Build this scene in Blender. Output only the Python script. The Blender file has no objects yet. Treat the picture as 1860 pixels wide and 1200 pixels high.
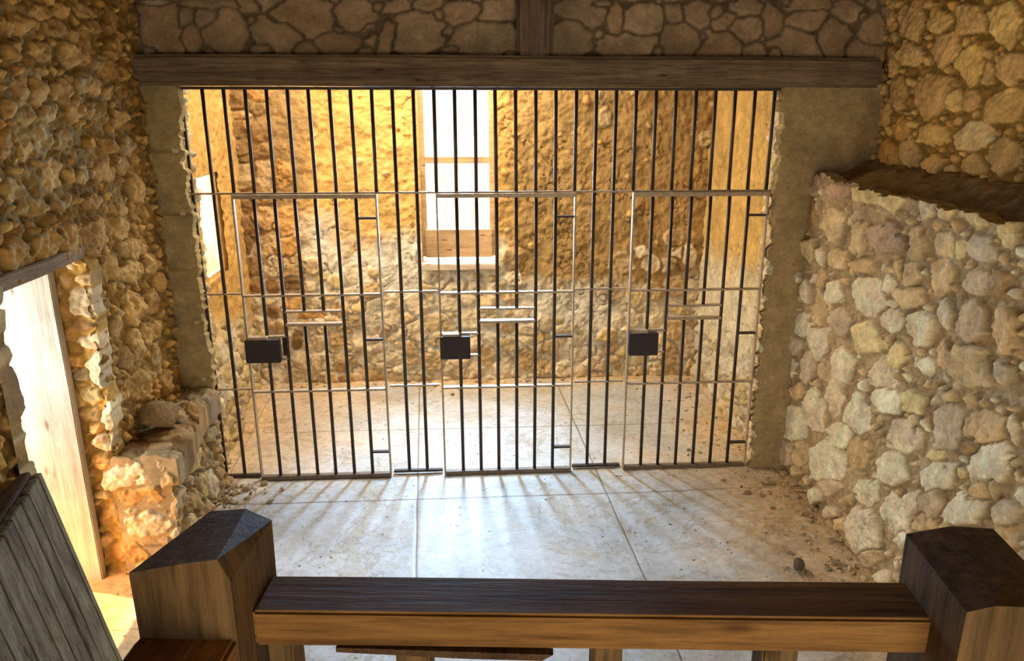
import bpy, bmesh, math, random
import numpy as np
from mathutils import Vector, Matrix

sc = bpy.context.scene
col = sc.collection

# ---------------------------------------------------------------- camera
CAM = Vector((1.41534, -4.06411, 2.06348))
YAW, PITCH, ROLL = -0.06789, 0.29267, 0.00206
cy, sy, cp, sp = math.cos(YAW), math.sin(YAW), math.cos(PITCH), math.sin(PITCH)
fw = Vector((-sy * cp, cy * cp, -sp))
rt = Vector((cy, sy, 0))
up = rt.cross(fw)
rt2 = rt * math.cos(ROLL) + up * math.sin(ROLL)
up2 = up * math.cos(ROLL) - rt * math.sin(ROLL)
cd = bpy.data.cameras.new('camera')
cd.sensor_width = 36.0
cd.lens = 1420 / 1860 * 36
cd.shift_x = -29.8 / 1860
cd.clip_start = 0.02
cam = bpy.data.objects.new('camera', cd)
col.objects.link(cam)
M = Matrix((rt2, up2, -fw)).transposed().to_4x4()
M.translation = CAM
cam.matrix_world = M
sc.camera = cam

# ---------------------------------------------------------------- light and exposure
sc.view_settings.view_transform = 'Standard'
sc.view_settings.look = 'None'
sc.view_settings.gamma = 1.0
sc.view_settings.exposure = 0.25
sc.view_settings.use_curve_mapping = False
sc.cycles.use_denoising = True
sc.cycles.max_bounces = 10
sc.cycles.diffuse_bounces = 6
sc.cycles.sample_clamp_indirect = 6.0
sc.cycles.transparent_max_bounces = 16

world = bpy.data.worlds.new('sky')
sc.world = world
world.use_nodes = True
bgn = world.node_tree.nodes['Background']
bgn.inputs['Color'].default_value = (0.80, 0.90, 1.0, 1)
bgn.inputs['Strength'].default_value = 1.6


def sun(name, direction, energy, color):
    l = bpy.data.lights.new(name, 'SUN')
    l.energy, l.color, l.angle = energy, color, math.radians(0.6)
    o = bpy.data.objects.new(name, l)
    o.rotation_euler = Vector(direction).to_track_quat('-Z', 'Y').to_euler()
    o.location = Vector((0, 0, 8)) - Vector(direction)
    col.objects.link(o)
    o['kind'] = 'helper'


def area_lamp(name, loc, direction, sx, sy_, power, color, spread=180):
    l = bpy.data.lights.new(name, 'AREA')
    l.shape, l.size, l.size_y = 'RECTANGLE', sx, sy_
    l.energy, l.color, l.spread = power, color, math.radians(spread)
    o = bpy.data.objects.new(name, l)
    o.location = loc
    o.rotation_euler = Vector(direction).to_track_quat('-Z', 'Z').to_euler()
    col.objects.link(o)
    o['kind'] = 'helper'


sun('sun', (0.36, -0.12, -0.92), 7.0, (1.0, 0.84, 0.60))
area_lamp('back_window_daylight', (1.29, 2.05, 1.68), (0, -1, -0.12), 0.30, 1.6, 310, (0.44, 0.69, 1.0))
area_lamp('cell_window_daylight', (-0.62, 0.95, 1.32), (1, 0, -0.1), 0.7, 0.8, 60, (1.0, 0.92, 0.78))
area_lamp('cell_roof_fill', (1.05, 0.85, 2.74), (0, 0.1, -1), 1.6, 0.8, 66, (1.0, 0.84, 0.62))  # fill lamp added under the unseen cell roof to brighten the walls
area_lamp('doorway_daylight', (-0.80, -1.3, 1.08), (1, 0.35, -0.05), 0.45, 0.6, 14, (0.74, 0.87, 1.0))
area_lamp('doorway_ground_bounce', (-0.62, -1.33, 0.22), (0.8, 1, 0.25), 0.35, 0.35, 5.5, (1.0, 0.44, 0.08))
area_lamp('rear_doorway_daylight', (1.9, -6.1, 0.85), (0, 1, 0.02), 2.3, 1.1, 42, (1.0, 0.86, 0.62))

STONES = {
 'RL': [
  (-0.094,1.617,-0.088,0.01,-0.012,-0.048,'p'), (-0.366,1.622,-0.134,0.016,-0.011,-0.043,'p'), (-0.652,1.647,-0.131,0.016,-0.015,-0.055,'y'), (-0.874,1.647,-0.09,0.011,-0.016,-0.059,'y'),
  (-1.145,1.66,-0.049,0.007,-0.012,-0.044,'w'), (-1.265,1.663,-0.059,0.008,-0.012,-0.043,'t'), (-1.441,1.665,-0.09,0.013,-0.014,-0.051,'y'), (-1.64,1.64,-0.039,0.007,-0.015,-0.055,'y'),
  (-0.087,1.466,-0.094,0.014,-0.024,-0.092,'b'), (-0.391,1.453,-0.124,0.02,-0.025,-0.095,'t'), (-0.577,1.534,-0.06,0.009,-0.006,-0.024,'.'), (-0.635,1.45,-0.063,0.011,-0.019,-0.073,'t'),
  (-0.873,1.48,-0.125,0.022,-0.016,-0.06,'p'), (-1.11,1.5,-0.06,0.011,-0.018,-0.067,'t'), (-1.283,1.532,-0.062,0.011,-0.015,-0.056,'t'), (-1.379,1.536,-0.037,0.007,-0.01,-0.038,'y'),
  (-1.516,1.556,-0.096,0.018,-0.012,-0.046,'g'), (-0.131,1.295,-0.099,0.019,-0.014,-0.056,'o'), (-0.007,1.124,-0.071,0.016,-0.016,-0.063,'.'), (-0.28,1.281,-0.061,0.012,-0.013,-0.049,'.'),
  (-0.451,1.297,-0.113,0.023,-0.013,-0.051,'t'), (-0.726,1.333,-0.129,0.027,-0.008,-0.032,'o'), (-0.898,1.358,-0.036,0.008,-0.008,-0.03,'.'), (-0.997,1.379,-0.024,0.005,-0.011,-0.04,'o'),
  (-1.11,1.377,-0.07,0.016,-0.013,-0.05,'t'), (-1.298,1.412,-0.079,0.018,-0.018,-0.067,'t'), (-1.522,1.44,-0.077,0.018,-0.013,-0.046,'g'), (-1.646,1.469,-0.039,0.009,-0.014,-0.053,'b'),
  (-0.298,1.171,-0.072,0.017,-0.016,-0.063,'.'), (-0.461,1.144,-0.085,0.021,-0.017,-0.065,'.'), (-0.152,1.078,-0.055,0.014,-0.017,-0.066,'.'), (-0.77,1.2,-0.143,0.036,-0.026,-0.1,'w'),
  (-0.93,1.293,-0.065,0.015,-0.01,-0.038,'.'), (-1.127,1.287,-0.105,0.027,-0.012,-0.046,'t'), (-0.317,1.012,-0.103,0.028,-0.021,-0.082,'.'), (-0.564,1.015,-0.099,0.029,-0.019,-0.073,'.'),
  (-0.111,0.863,-0.138,0.041,-0.019,-0.072,'.'), (-1.362,1.283,-0.046,0.013,-0.016,-0.06,'w'), (-1.514,1.298,-0.093,0.027,-0.022,-0.082,'g'), (-1.703,1.328,-0.068,0.02,-0.022,-0.082,'t'),
  (-1.011,1.161,-0.09,0.026,-0.014,-0.052,'.'), (-1.239,1.189,-0.108,0.032,-0.018,-0.066,'.'), (-0.833,1.025,-0.14,0.044,-0.021,-0.08,'y'), (-0.37,0.851,-0.101,0.032,-0.024,-0.091,'.'),
  (-0.052,0.75,-0.119,0.038,-0.016,-0.064,'.'), (-0.263,0.695,-0.097,0.034,-0.023,-0.09,'.'), (-1.091,1.025,-0.06,0.02,-0.017,-0.063,'y'), (-1.398,1.129,-0.043,0.015,-0.013,-0.05,'.'),
  (-0.642,0.828,-0.123,0.043,-0.02,-0.077,'w'), (-1.001,0.911,-0.107,0.039,-0.015,-0.058,'w'), (-1.546,1.144,-0.103,0.036,-0.021,-0.076,'t'), (-1.3,1.058,-0.047,0.016,-0.011,-0.041,'.'),
  (-0.025,0.601,-0.097,0.034,-0.017,-0.065,'.'), (-0.462,0.745,-0.078,0.028,-0.015,-0.058,'.'), (-1.725,1.181,-0.051,0.018,-0.011,-0.041,'.'), (-0.144,0.317,-0.205,0.089,-0.027,-0.106,'w'),
  (-0.388,0.488,-0.129,0.054,-0.026,-0.099,'.'), (-0.16,0.502,-0.1,0.039,-0.013,-0.049,'.'), (-0.578,0.64,-0.092,0.037,-0.023,-0.088,'.'), (-0.814,0.653,-0.122,0.051,-0.024,-0.093,'w'),
  (-1.051,0.817,-0.113,0.045,-0.015,-0.057,'.'), (-1.264,0.897,-0.083,0.033,-0.014,-0.053,'y'), (-1.485,0.861,-0.092,0.041,-0.023,-0.083,'g'), (-1.687,0.968,-0.123,0.054,-0.015,-0.054,'t'),
  (-1.625,0.861,-0.053,0.025,-0.009,-0.032,'b'), (-0.066,0.097,-0.123,0.059,-0.023,-0.09,'.'), (-0.273,0.183,-0.097,0.047,-0.019,-0.074,'.'), (-0.601,0.303,-0.223,0.11,-0.034,-0.129,'w'),
  (-0.694,0.483,-0.121,0.055,-0.018,-0.07,'.'), (-0.88,0.487,-0.079,0.038,-0.022,-0.083,'.'), (-1.219,0.711,-0.119,0.054,-0.02,-0.073,'w'), (-1.441,0.746,-0.068,0.033,-0.007,-0.026,'y'),
  (-1.184,0.569,-0.107,0.053,-0.023,-0.085,'.'), (-1.471,0.664,-0.111,0.058,-0.016,-0.06,'w'), (-1.62,0.755,-0.042,0.022,-0.007,-0.024,'y'), (-1.744,0.849,-0.087,0.043,-0.02,-0.072,'w'),
  (-1.828,1.014,-0.02,0.009,-0.014,-0.051,'.'), (-0.984,0.342,-0.104,0.056,-0.017,-0.066,'w'), (-1.348,0.487,-0.074,0.041,-0.012,-0.045,'.'), (-1.245,0.375,-0.121,0.069,-0.02,-0.075,'w'),
  (-1.648,0.626,-0.114,0.065,-0.014,-0.053,'w'), (-1.871,0.736,-0.06,0.034,-0.013,-0.048,'.'), (-1.732,0.755,-0.044,0.024,-0.011,-0.039,'.'), (-1.032,0.159,-0.14,0.085,-0.027,-0.102,'w'),
  (-0.621,0.173,-0.14,0.075,-0.013,-0.051,'.'), (-0.535,0.087,-0.074,0.04,-0.014,-0.052,'.'), (-0.717,0.085,-0.067,0.038,-0.009,-0.033,'.'), (-0.826,0.072,-0.074,0.044,-0.009,-0.033,'.'),
  (-1.096,0.08,-0.099,0.064,-0.012,-0.045,'t'), (-1.24,0.071,-0.074,0.051,-0.008,-0.029,'.'), (-1.309,0.305,-0.047,0.029,-0.011,-0.042,'.'), (-1.456,0.457,-0.104,0.062,-0.009,-0.035,'.'),
  (-1.869,0.657,-0.075,0.046,-0.013,-0.049,'.'), (-1.784,0.791,-0.032,0.017,-0.012,-0.045,'.'), (-1.465,0.542,-0.089,0.05,-0.013,-0.048,'.'),],
 'RU': [
  (-0.045,2.421,-0.055,-0.005,-0.017,-0.065,'.'), (-0.24,2.392,-0.133,-0.011,-0.023,-0.087,'.'), (-0.483,2.383,-0.091,-0.008,-0.015,-0.056,'y'), (-0.71,2.371,-0.122,-0.011,-0.02,-0.073,'.'),
  (-0.937,2.338,-0.107,-0.009,-0.022,-0.082,'y'), (-1.049,2.297,-0.021,-0.002,-0.01,-0.036,'.'), (-0.287,2.246,-0.123,-0.006,-0.017,-0.062,'.'), (-0.576,2.256,-0.112,-0.006,-0.018,-0.065,'.'),
  (-0.755,2.182,-0.105,-0.003,-0.02,-0.073,'y'), (-0.896,2.156,-0.047,-0.001,-0.013,-0.049,'.'), (-1.016,2.166,-0.109,-0.003,-0.019,-0.071,'.'), (0.023,2.261,-0.086,-0.004,-0.014,-0.054,'.'),
  (-0.107,2.22,-0.072,-0.003,-0.021,-0.078,'.'), (-0.225,2.072,-0.086,-0,-0.023,-0.085,'.'), (-0.511,2.072,-0.148,-0,-0.027,-0.099,'.'), (-0.702,2.042,-0.067,0,-0.014,-0.053,'.'),
  (-0.797,2.05,-0.063,0,-0.015,-0.055,'.'), (-1.033,2.027,-0.12,0.002,-0.019,-0.068,'y'), (-0.285,1.911,-0.08,0.003,-0.014,-0.051,'o'), (-0.573,1.898,-0.131,0.006,-0.014,-0.051,'.'),
  (-0.856,1.904,-0.13,0.006,-0.018,-0.066,'w'), (-0.194,1.791,-0.116,0.008,-0.02,-0.075,'o'), (-0.407,1.798,-0.096,0.007,-0.018,-0.067,'.'), (-0.643,1.774,-0.106,0.009,-0.012,-0.043,'.'),
  (-0.713,1.749,-0.068,0.006,-0.01,-0.039,'g'), (-0.906,1.789,-0.073,0.006,-0.013,-0.047,'t'), (-1.079,1.838,-0.108,0.008,-0.021,-0.076,'t'), (-0.104,1.957,-0.073,0.002,-0.015,-0.058,'.'),
  (-0.008,2.144,-0.057,-0.001,-0.012,-0.045,'.'), (-0.024,2.499,-0.073,-0.008,-0.007,-0.026,'.'), (-0.333,2.467,-0.118,-0.012,-0.006,-0.024,'.'), (0.114,2.425,-0.069,-0.006,-0.017,-0.063,'.'),
  (-1.129,1.951,-0.031,0.001,-0.007,-0.027,'.'), (-0.344,2.122,-0.056,-0.001,-0.008,-0.029,'.'),],
 'TP': [
  (-0.059,2.358,0.087,0.001,-0.013,-0.1,'.'), (0.072,2.411,0.037,0,-0.004,-0.035,'.'), (0.083,2.31,0.044,0,-0.006,-0.054,'.'), (0.17,2.412,0.064,0.001,-0.005,-0.042,'.'),
  (0.251,2.351,0.102,0.001,-0.01,-0.091,'.'), (0.203,2.47,0.108,0.001,-0.002,-0.019,'.'), (0.371,2.465,0.051,0,-0.004,-0.035,'.'), (0.613,2.422,0.165,0.001,-0.007,-0.084,'.'),
  (0.489,2.339,0.11,0.001,-0.007,-0.082,'.'), (0.854,2.43,0.097,0.001,-0.004,-0.072,'.'), (0.776,2.298,0.104,0.001,-0.003,-0.046,'.'), (0.952,2.326,0.052,0,-0.004,-0.066,'.'),
  (0.421,2.27,0.048,0,-0.002,-0.02,'.'), (0.973,2.464,0.028,0,-0.001,-0.023,'.'), (-0.064,2.474,0.067,0.001,-0.002,-0.013,'.'), (1.048,2.468,0.069,0.001,-0.001,-0.027,'.'),
  (1.191,2.472,0.064,0.001,-0.001,-0.027,'.'), (1.159,2.337,0.128,0.001,-0.003,-0.088,'.'), (0.983,2.325,0.074,0,-0.004,-0.073,'.'), (1.318,2.272,0.054,0,-0.001,-0.02,'.'),
  (1.364,2.447,0.084,0.001,-0.001,-0.049,'.'), (1.547,2.449,0.081,0.001,-0,-0.053,'.'), (1.468,2.319,0.153,0.001,-0.001,-0.07,'.'), (1.953,2.446,0.107,0.001,0.001,-0.053,'.'),
  (1.905,2.325,0.101,0.001,0.001,-0.077,'.'), (2.112,2.414,0.04,0,0.002,-0.063,'.'), (2.249,2.422,0.094,0.001,0.003,-0.067,'.'), (2.174,2.3,0.146,0.001,0.002,-0.051,'.'),
  (2.397,2.449,0.047,0,0.003,-0.05,'.'), (2.514,2.437,0.058,0,0.004,-0.06,'.'), (2.438,2.312,0.103,0.001,0.004,-0.072,'.'), (2.045,2.486,0.054,0,0,-0.016,'.'),
  (2.894,2.407,0.051,0,0.006,-0.063,'.'), (3.073,2.417,0.069,0.001,0.005,-0.05,'.'), (3.016,2.294,0.126,0.001,0.006,-0.06,'.'), (3.208,2.333,0.089,0.001,0.01,-0.085,'.'),
  (3.256,2.469,0.069,0.001,0.006,-0.046,'.'), (3.087,2.492,0.129,0.001,0.003,-0.025,'.'), (2.927,2.254,0.037,0,0.005,-0.052,'.'),],
 'LW': [
  (-0.555,2.384,0.064,0.006,-0.011,-0.032,'.'), (-0.512,2.325,0.075,0.006,-0.012,-0.036,'.'), (-0.58,2.243,0.088,0.005,-0.027,-0.079,'t'), (-0.742,2.207,0.08,0.004,-0.015,-0.044,'.'),
  (-0.515,2.196,0.067,0.003,-0.011,-0.033,'.'), (-1.109,2.076,0.064,0,-0.016,-0.049,'t'), (-1.007,2.077,0.05,0,-0.019,-0.057,'.'), (-0.856,2.077,0.069,0,-0.016,-0.047,'t'),
  (-0.686,2.113,0.061,0.001,-0.014,-0.042,'.'), (-0.438,2.072,0.053,0,-0.012,-0.034,'.'), (-1.149,1.886,0.063,-0.004,-0.019,-0.055,'t'), (-1.035,1.898,0.05,-0.003,-0.018,-0.054,'.'),
  (-0.878,1.889,0.083,-0.005,-0.017,-0.05,'t'), (-0.615,2,0.072,-0.001,-0.015,-0.043,'.'), (-0.783,2.003,0.058,-0.001,-0.014,-0.041,'.'), (-0.387,1.957,0.083,-0.002,-0.015,-0.042,'.'),
  (-1.014,1.771,0.077,-0.008,-0.021,-0.062,'t'), (-0.594,1.745,0.092,-0.009,-0.015,-0.044,'t'), (-0.417,1.761,0.074,-0.006,-0.015,-0.043,'t'), (-0.777,1.755,0.06,-0.006,-0.014,-0.042,'w'),
  (-0.317,1.653,0.108,-0.012,-0.022,-0.064,'.'), (-1.286,1.749,0.074,-0.009,-0.013,-0.038,'.'), (-0.753,1.642,0.076,-0.01,-0.011,-0.032,'.'), (-1.004,1.682,0.058,-0.007,-0.014,-0.043,'.'),
  (-0.519,1.572,0.097,-0.014,-0.012,-0.034,'t'), (-1.277,1.906,0.031,-0.002,-0.018,-0.053,'.'), (-0.908,2.35,0.071,0.007,-0.011,-0.032,'.'), (-1.058,2.295,0.065,0.005,-0.012,-0.037,'.'),
  (-0.808,2.302,0.083,0.006,-0.012,-0.036,'.'), (-1.135,2.201,0.062,0.003,-0.01,-0.03,'.'), (-0.956,2.21,0.076,0.004,-0.013,-0.038,'.'), (-0.745,2.366,0.072,0.007,-0.011,-0.034,'.'),
  (-1.231,2.011,0.037,-0.001,-0.012,-0.035,'.'), (-0.553,2.086,0.074,0.001,-0.012,-0.036,'.'), (-1.194,1.681,0.08,-0.011,-0.011,-0.034,'.'), (-0.321,2.362,0.074,0.006,-0.014,-0.042,'.'),
  (-0.339,2.256,0.074,0.004,-0.016,-0.046,'.'), (-0.409,2.155,0.08,0.002,-0.013,-0.038,'.'), (-0.965,1.993,0.065,-0.001,-0.013,-0.039,'.'), (-1.128,1.984,0.052,-0.001,-0.011,-0.034,'.'),
  (-0.53,1.855,0.077,-0.005,-0.014,-0.041,'.'), (-0.331,1.843,0.086,-0.005,-0.015,-0.044,'.'), (-0.674,2.279,0.068,0.005,-0.011,-0.031,'.'), (-1.334,1.538,0.078,-0.016,-0.02,-0.059,'t'),
  (-1.145,1.534,0.084,-0.016,-0.021,-0.063,'t'), (-0.976,1.517,0.081,-0.015,-0.025,-0.074,'t'), (-0.801,1.5,0.113,-0.02,-0.024,-0.071,'.'), (-0.523,1.508,0.106,-0.017,-0.015,-0.042,'.'),
  (-0.43,1.384,0.132,-0.025,-0.015,-0.044,'t'), (-0.66,1.348,0.083,-0.018,-0.019,-0.056,'t'), (-0.463,1.288,0.093,-0.021,-0.021,-0.059,'.'), (-0.276,1.283,0.093,-0.02,-0.016,-0.046,'.'),
  (-0.518,1.13,0.101,-0.027,-0.026,-0.075,'t'), (-0.292,1.106,0.073,-0.019,-0.023,-0.067,'.'), (-0.555,0.967,0.1,-0.032,-0.027,-0.079,'t'), (-0.405,0.973,0.079,-0.024,-0.021,-0.062,'t'),
  (-0.318,0.834,0.063,-0.021,-0.028,-0.081,'.'), (-0.558,0.78,0.111,-0.042,-0.026,-0.076,'t'), (-0.295,0.968,0.063,-0.019,-0.015,-0.042,'.'), (-0.279,0.675,0.054,-0.02,-0.02,-0.056,'.'),
  (-0.642,0.943,0.061,-0.02,-0.021,-0.062,'.'), (-0.199,1.175,0.065,-0.015,-0.018,-0.051,'.'), (-0.679,1.107,0.067,-0.019,-0.018,-0.053,'.'),],
 'RV': [
  (-0.171,1.262,0.053,-0.001,-0.01,-0.066,'w'), (-0.071,1.284,0.035,-0.001,-0.006,-0.037,'.'), (-0.144,1.087,0.071,-0.001,-0.006,-0.038,'w'), (-0.14,0.986,0.049,-0.001,-0.01,-0.066,'w'),
  (-0.187,1.159,0.043,-0.001,-0.004,-0.026,'b'), (-0.146,1.353,0.048,-0.001,-0.005,-0.031,'.'), (-0.051,1.38,0.035,-0,-0.006,-0.042,'t'), (-0.094,1.198,0.049,-0.001,-0.005,-0.035,'b'),
  (-0.017,0.898,0.056,-0.001,-0.011,-0.08,'t'), (-0.082,0.757,0.093,-0.002,-0.01,-0.072,'w'), (-0.206,0.859,0.05,-0.001,-0.006,-0.037,'y'), (-0.153,0.646,0.068,-0.002,-0.007,-0.048,'w'),
  (-0.106,0.489,0.109,-0.004,-0.011,-0.075,'w'), (-0.047,0.39,0.096,-0.003,-0.007,-0.051,'o'), (-0.214,0.302,0.055,-0.002,-0.008,-0.051,'o'), (-0.037,0.244,0.104,-0.004,-0.009,-0.065,'w'),
  (-0.169,0.104,0.082,-0.003,-0.008,-0.057,'o'), (-0.192,0.553,0.05,-0.002,-0.007,-0.045,'o'), (0.034,0.555,0.047,-0.001,-0.009,-0.066,'g'), (0.058,0.454,0.04,-0.001,-0.006,-0.05,'.'),
  (0.086,0.325,0.037,-0.001,-0.008,-0.068,'t'), (-0.109,0.315,0.037,-0.001,-0.003,-0.021,'.'),],
 'BN': [
  (-0.432,0.56,0.074,-0.031,-0.02,-0.056,'.'), (-0.318,0.454,0.068,-0.03,-0.018,-0.05,'.'), (-0.535,0.404,0.112,-0.054,-0.028,-0.079,'.'), (-0.302,0.272,0.104,-0.051,-0.022,-0.063,'.'),
  (-0.461,0.197,0.097,-0.051,-0.022,-0.061,'.'), (-0.301,0.122,0.094,-0.05,-0.026,-0.072,'.'), (-0.453,0.076,0.098,-0.055,-0.016,-0.045,'.'), (-0.653,0.461,0.057,-0.027,-0.016,-0.046,'.'),
  (-0.164,0.505,0.061,-0.025,-0.017,-0.047,'.'), (-0.279,0.562,0.057,-0.023,-0.013,-0.037,'.'), (-0.102,0.359,0.051,-0.022,-0.019,-0.052,'.'), (-0.429,0.428,0.075,-0.035,-0.01,-0.028,'.'),],
 'CB': [
  (0.096,0.766,0.063,-0.001,-0.004,-0.05,'b'), (-0.04,0.752,0.051,-0.001,-0.005,-0.058,'b'), (0.083,0.617,0.056,-0.001,-0.004,-0.046,'o'), (-0.05,0.551,0.048,-0.001,-0.004,-0.046,'b'),
  (0.251,0.614,0.052,-0.001,-0.003,-0.042,'w'), (0.205,0.53,0.092,-0.002,-0.003,-0.034,'o'), (0.101,0.344,0.04,-0.001,-0.006,-0.078,'b'), (0.254,0.324,0.049,-0.001,-0.005,-0.074,'.'),
  (0.393,0.33,0.053,-0.001,-0.005,-0.074,'.'), (0.54,0.335,0.041,-0.001,-0.005,-0.087,'.'), (0.416,0.189,0.074,-0.002,-0.003,-0.04,'.'), (0.737,0.174,0.124,-0.003,-0.003,-0.062,'w'),
  (0.497,0.17,0.029,-0.001,-0.002,-0.035,'.'), (0.665,0.522,0.073,-0.001,-0.007,-0.128,'w'), (0.804,0.537,0.061,-0.001,-0.005,-0.107,'w'), (0.936,0.17,0.054,-0.001,-0.002,-0.04,'.'),
  (0.924,0.276,0.054,-0.001,-0.003,-0.066,'.'), (0.525,0.482,0.049,-0.001,-0.003,-0.056,'.'), (0.363,0.493,0.061,-0.001,-0.003,-0.038,'.'), (1.103,0.452,0.121,-0.002,-0.002,-0.07,'p'),
  (0.98,0.398,0.081,-0.001,-0.003,-0.078,'w'), (1.374,0.49,0.081,-0.001,-0.002,-0.084,'w'), (1.094,0.167,0.102,-0.002,-0.003,-0.08,'o'), (1.243,0.12,0.103,-0.002,-0.002,-0.073,'w'),
  (1.38,0.088,0.083,-0.002,-0.001,-0.066,'w'), (1.478,0.202,0.069,-0.001,-0.001,-0.08,'.'), (1.629,0.097,0.083,-0.002,-0,-0.081,'.'), (1.767,0.152,0.069,-0.001,0,-0.088,'o'),
  (1.497,0.627,0.054,-0.001,-0.001,-0.049,'.'), (1.906,0.091,0.091,-0.002,0,-0.066,'t'), (2.06,0.073,0.07,-0.002,0.001,-0.059,'.'), (2.184,0.188,0.084,-0.002,0.001,-0.066,'.'),
  (2.298,0.112,0.084,-0.002,0.002,-0.066,'.'), (2.286,0.023,0.078,-0.002,0.001,-0.045,'.'), (2.187,0.055,0.063,-0.001,0.001,-0.052,'.'), (1.202,0.604,0.087,-0.001,-0.002,-0.062,'w'),
  (0.988,0.594,0.086,-0.001,-0.003,-0.076,'w'), (1.336,0.644,0.074,-0.001,-0.001,-0.055,'w'), (1.659,0.639,0.061,-0.001,-0,-0.049,'.'), (2.864,1.079,0.056,-0.001,0.004,-0.069,'p'),
  (2.883,0.966,0.051,-0.001,0.003,-0.044,'.'), (2.818,0.878,0.051,-0.001,0.003,-0.051,'.'), (2.478,0.883,0.094,-0.001,0.003,-0.082,'t'), (2.704,0.88,0.076,-0.001,0.003,-0.07,'w'),
  (3.048,1.776,0.055,-0,0.004,-0.052,'y'), (3.146,1.776,0.055,-0,0.005,-0.064,'g'), (2.321,1.914,0.047,0,0.002,-0.068,'t'), (2.293,2.05,0.035,0,0.001,-0.045,'b'),
  (2.979,0.94,0.057,-0.001,0.005,-0.082,'.'), (2.625,0.969,0.05,-0.001,0.002,-0.044,'.'), (2.736,0.665,0.083,-0.001,0.003,-0.07,'.'), (2.872,0.705,0.076,-0.001,0.005,-0.084,'p'),
  (3.013,0.675,0.063,-0.001,0.005,-0.077,'.'), (2.732,0.466,0.07,-0.001,0.005,-0.1,'.'), (2.877,0.363,0.077,-0.001,0.005,-0.087,'.'), (2.874,0.173,0.085,-0.002,0.005,-0.096,'.'),
  (2.996,0.259,0.071,-0.001,0.007,-0.11,'.'), (2.91,0.039,0.071,-0.002,0.003,-0.06,'.'), (3.038,0.051,0.064,-0.001,0.004,-0.067,'.'), (2.633,0.193,0.063,-0.001,0.005,-0.117,'w'),
  (-0.153,2.008,0.066,0,-0.005,-0.053,'b'), (-0.161,1.931,0.066,0,-0.003,-0.033,'t'), (-0.169,1.854,0.067,-0,-0.005,-0.048,'b'), (-0.165,1.709,0.073,-0,-0.006,-0.055,'b'),
  (-0.028,2.056,0.06,0,-0.003,-0.035,'o'), (-0.036,1.973,0.06,0,-0.003,-0.036,'b'), (-0.039,1.818,0.073,-0,-0.005,-0.048,'b'), (-0.164,1.537,0.105,-0,-0.008,-0.081,'t'),
  (-0.03,1.524,0.074,-0,-0.008,-0.081,'t'), (0.083,1.536,0.056,-0,-0.005,-0.062,'o'), (-0.057,1.233,0.069,-0.001,-0.007,-0.077,'t'), (-0.186,1.324,0.075,-0.001,-0.005,-0.051,'b'),
  (0.066,1.194,0.063,-0.001,-0.007,-0.084,'o'), (-0.048,1.052,0.089,-0.001,-0.008,-0.091,'t'), (-0.161,1.131,0.069,-0.001,-0.009,-0.091,'b'), (0.077,1.037,0.064,-0.001,-0.006,-0.072,'o'),
  (0.116,0.892,0.083,-0.001,-0.007,-0.08,'t'), (-0.025,0.893,0.07,-0.001,-0.005,-0.06,'.'), (-0.165,0.895,0.076,-0.001,-0.006,-0.066,'b'), (-0.151,0.775,0.064,-0.001,-0.006,-0.06,'b'),
  (-0.167,1.635,0.067,-0,-0.003,-0.031,'b'), (-0.04,1.672,0.061,-0,-0.003,-0.037,'b'), (-0.07,1.361,0.062,-0,-0.004,-0.038,'b'),],
}

# ---------------------------------------------------------------- noise helpers
_T = {}


def vnoise(x, y, seed=0):
    if seed not in _T:
        _T[seed] = np.random.RandomState(seed).rand(256, 256)
    t = _T[seed]
    xi, yi = np.floor(x).astype(int), np.floor(y).astype(int)
    fx, fy = x - xi, y - yi
    fx = fx * fx * (3 - 2 * fx)
    fy = fy * fy * (3 - 2 * fy)
    a, b = t[xi & 255, yi & 255], t[(xi + 1) & 255, yi & 255]
    c, d = t[xi & 255, (yi + 1) & 255], t[(xi + 1) & 255, (yi + 1) & 255]
    return (a * (1 - fx) + b * fx) * (1 - fy) + (c * (1 - fx) + d * fx) * fy


def fbm(x, y, seed=0, oct=4):
    s, a, n = 0, 1.0, 0
    for i in range(oct):
        s = s + a * vnoise(x * 2 ** i, y * 2 ** i, seed + i * 7)
        n += a
        a *= 0.55
    return s / n - 0.5


def lerp(a, b, t):
    return a * (1 - t) + b * t


def sstep(a, b, x):
    t = np.clip((x - a) / (b - a), 0, 1)
    return t * t * (3 - 2 * t)


# ---------------------------------------------------------------- tagging
def tag(o, label=None, cat=None, group=None, kind=None):
    if label: o['label'] = label
    if cat: o['category'] = cat
    if group: o['group'] = group
    if kind: o['kind'] = kind
    return o


def empty(name, loc=(0, 0, 0), rz=0.0, **kw):
    o = bpy.data.objects.new(name, None)
    o.location, o.rotation_euler = loc, (0, 0, rz)
    o.empty_display_size = 0.1
    col.objects.link(o)
    return tag(o, **kw)


# ---------------------------------------------------------------- materials
def new_mat(name):
    m = bpy.data.materials.new(name)
    m.use_nodes = True
    nt = m.node_tree
    return m, nt, nt.nodes['Principled BSDF']


def nd(nt, kind, **vals):
    n = nt.nodes.new(kind)
    for k, v in vals.items():
        if k in n.inputs.keys():
            n.inputs[k].default_value = v
        else:
            setattr(n, k, v)
    return n


def mix(nt, fac, a, b, blend='MIX'):
    n = nt.nodes.new('ShaderNodeMix')
    n.data_type, n.blend_type = 'RGBA', blend
    for i, v in ((0, fac), (6, a), (7, b)):
        if hasattr(v, 'is_output'):
            nt.links.new(v, n.inputs[i])
        else:
            n.inputs[i].default_value = v if i == 0 else (*v, 1)
    return n.outputs[2]


def noise(nt, vec, scale, detail=4, rough=0.6, dist=0.0):
    n = nd(nt, 'ShaderNodeTexNoise', Scale=scale, Detail=detail, Roughness=rough, Distortion=dist)
    nt.links.new(vec, n.inputs['Vector'])
    return n.outputs['Fac']


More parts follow.
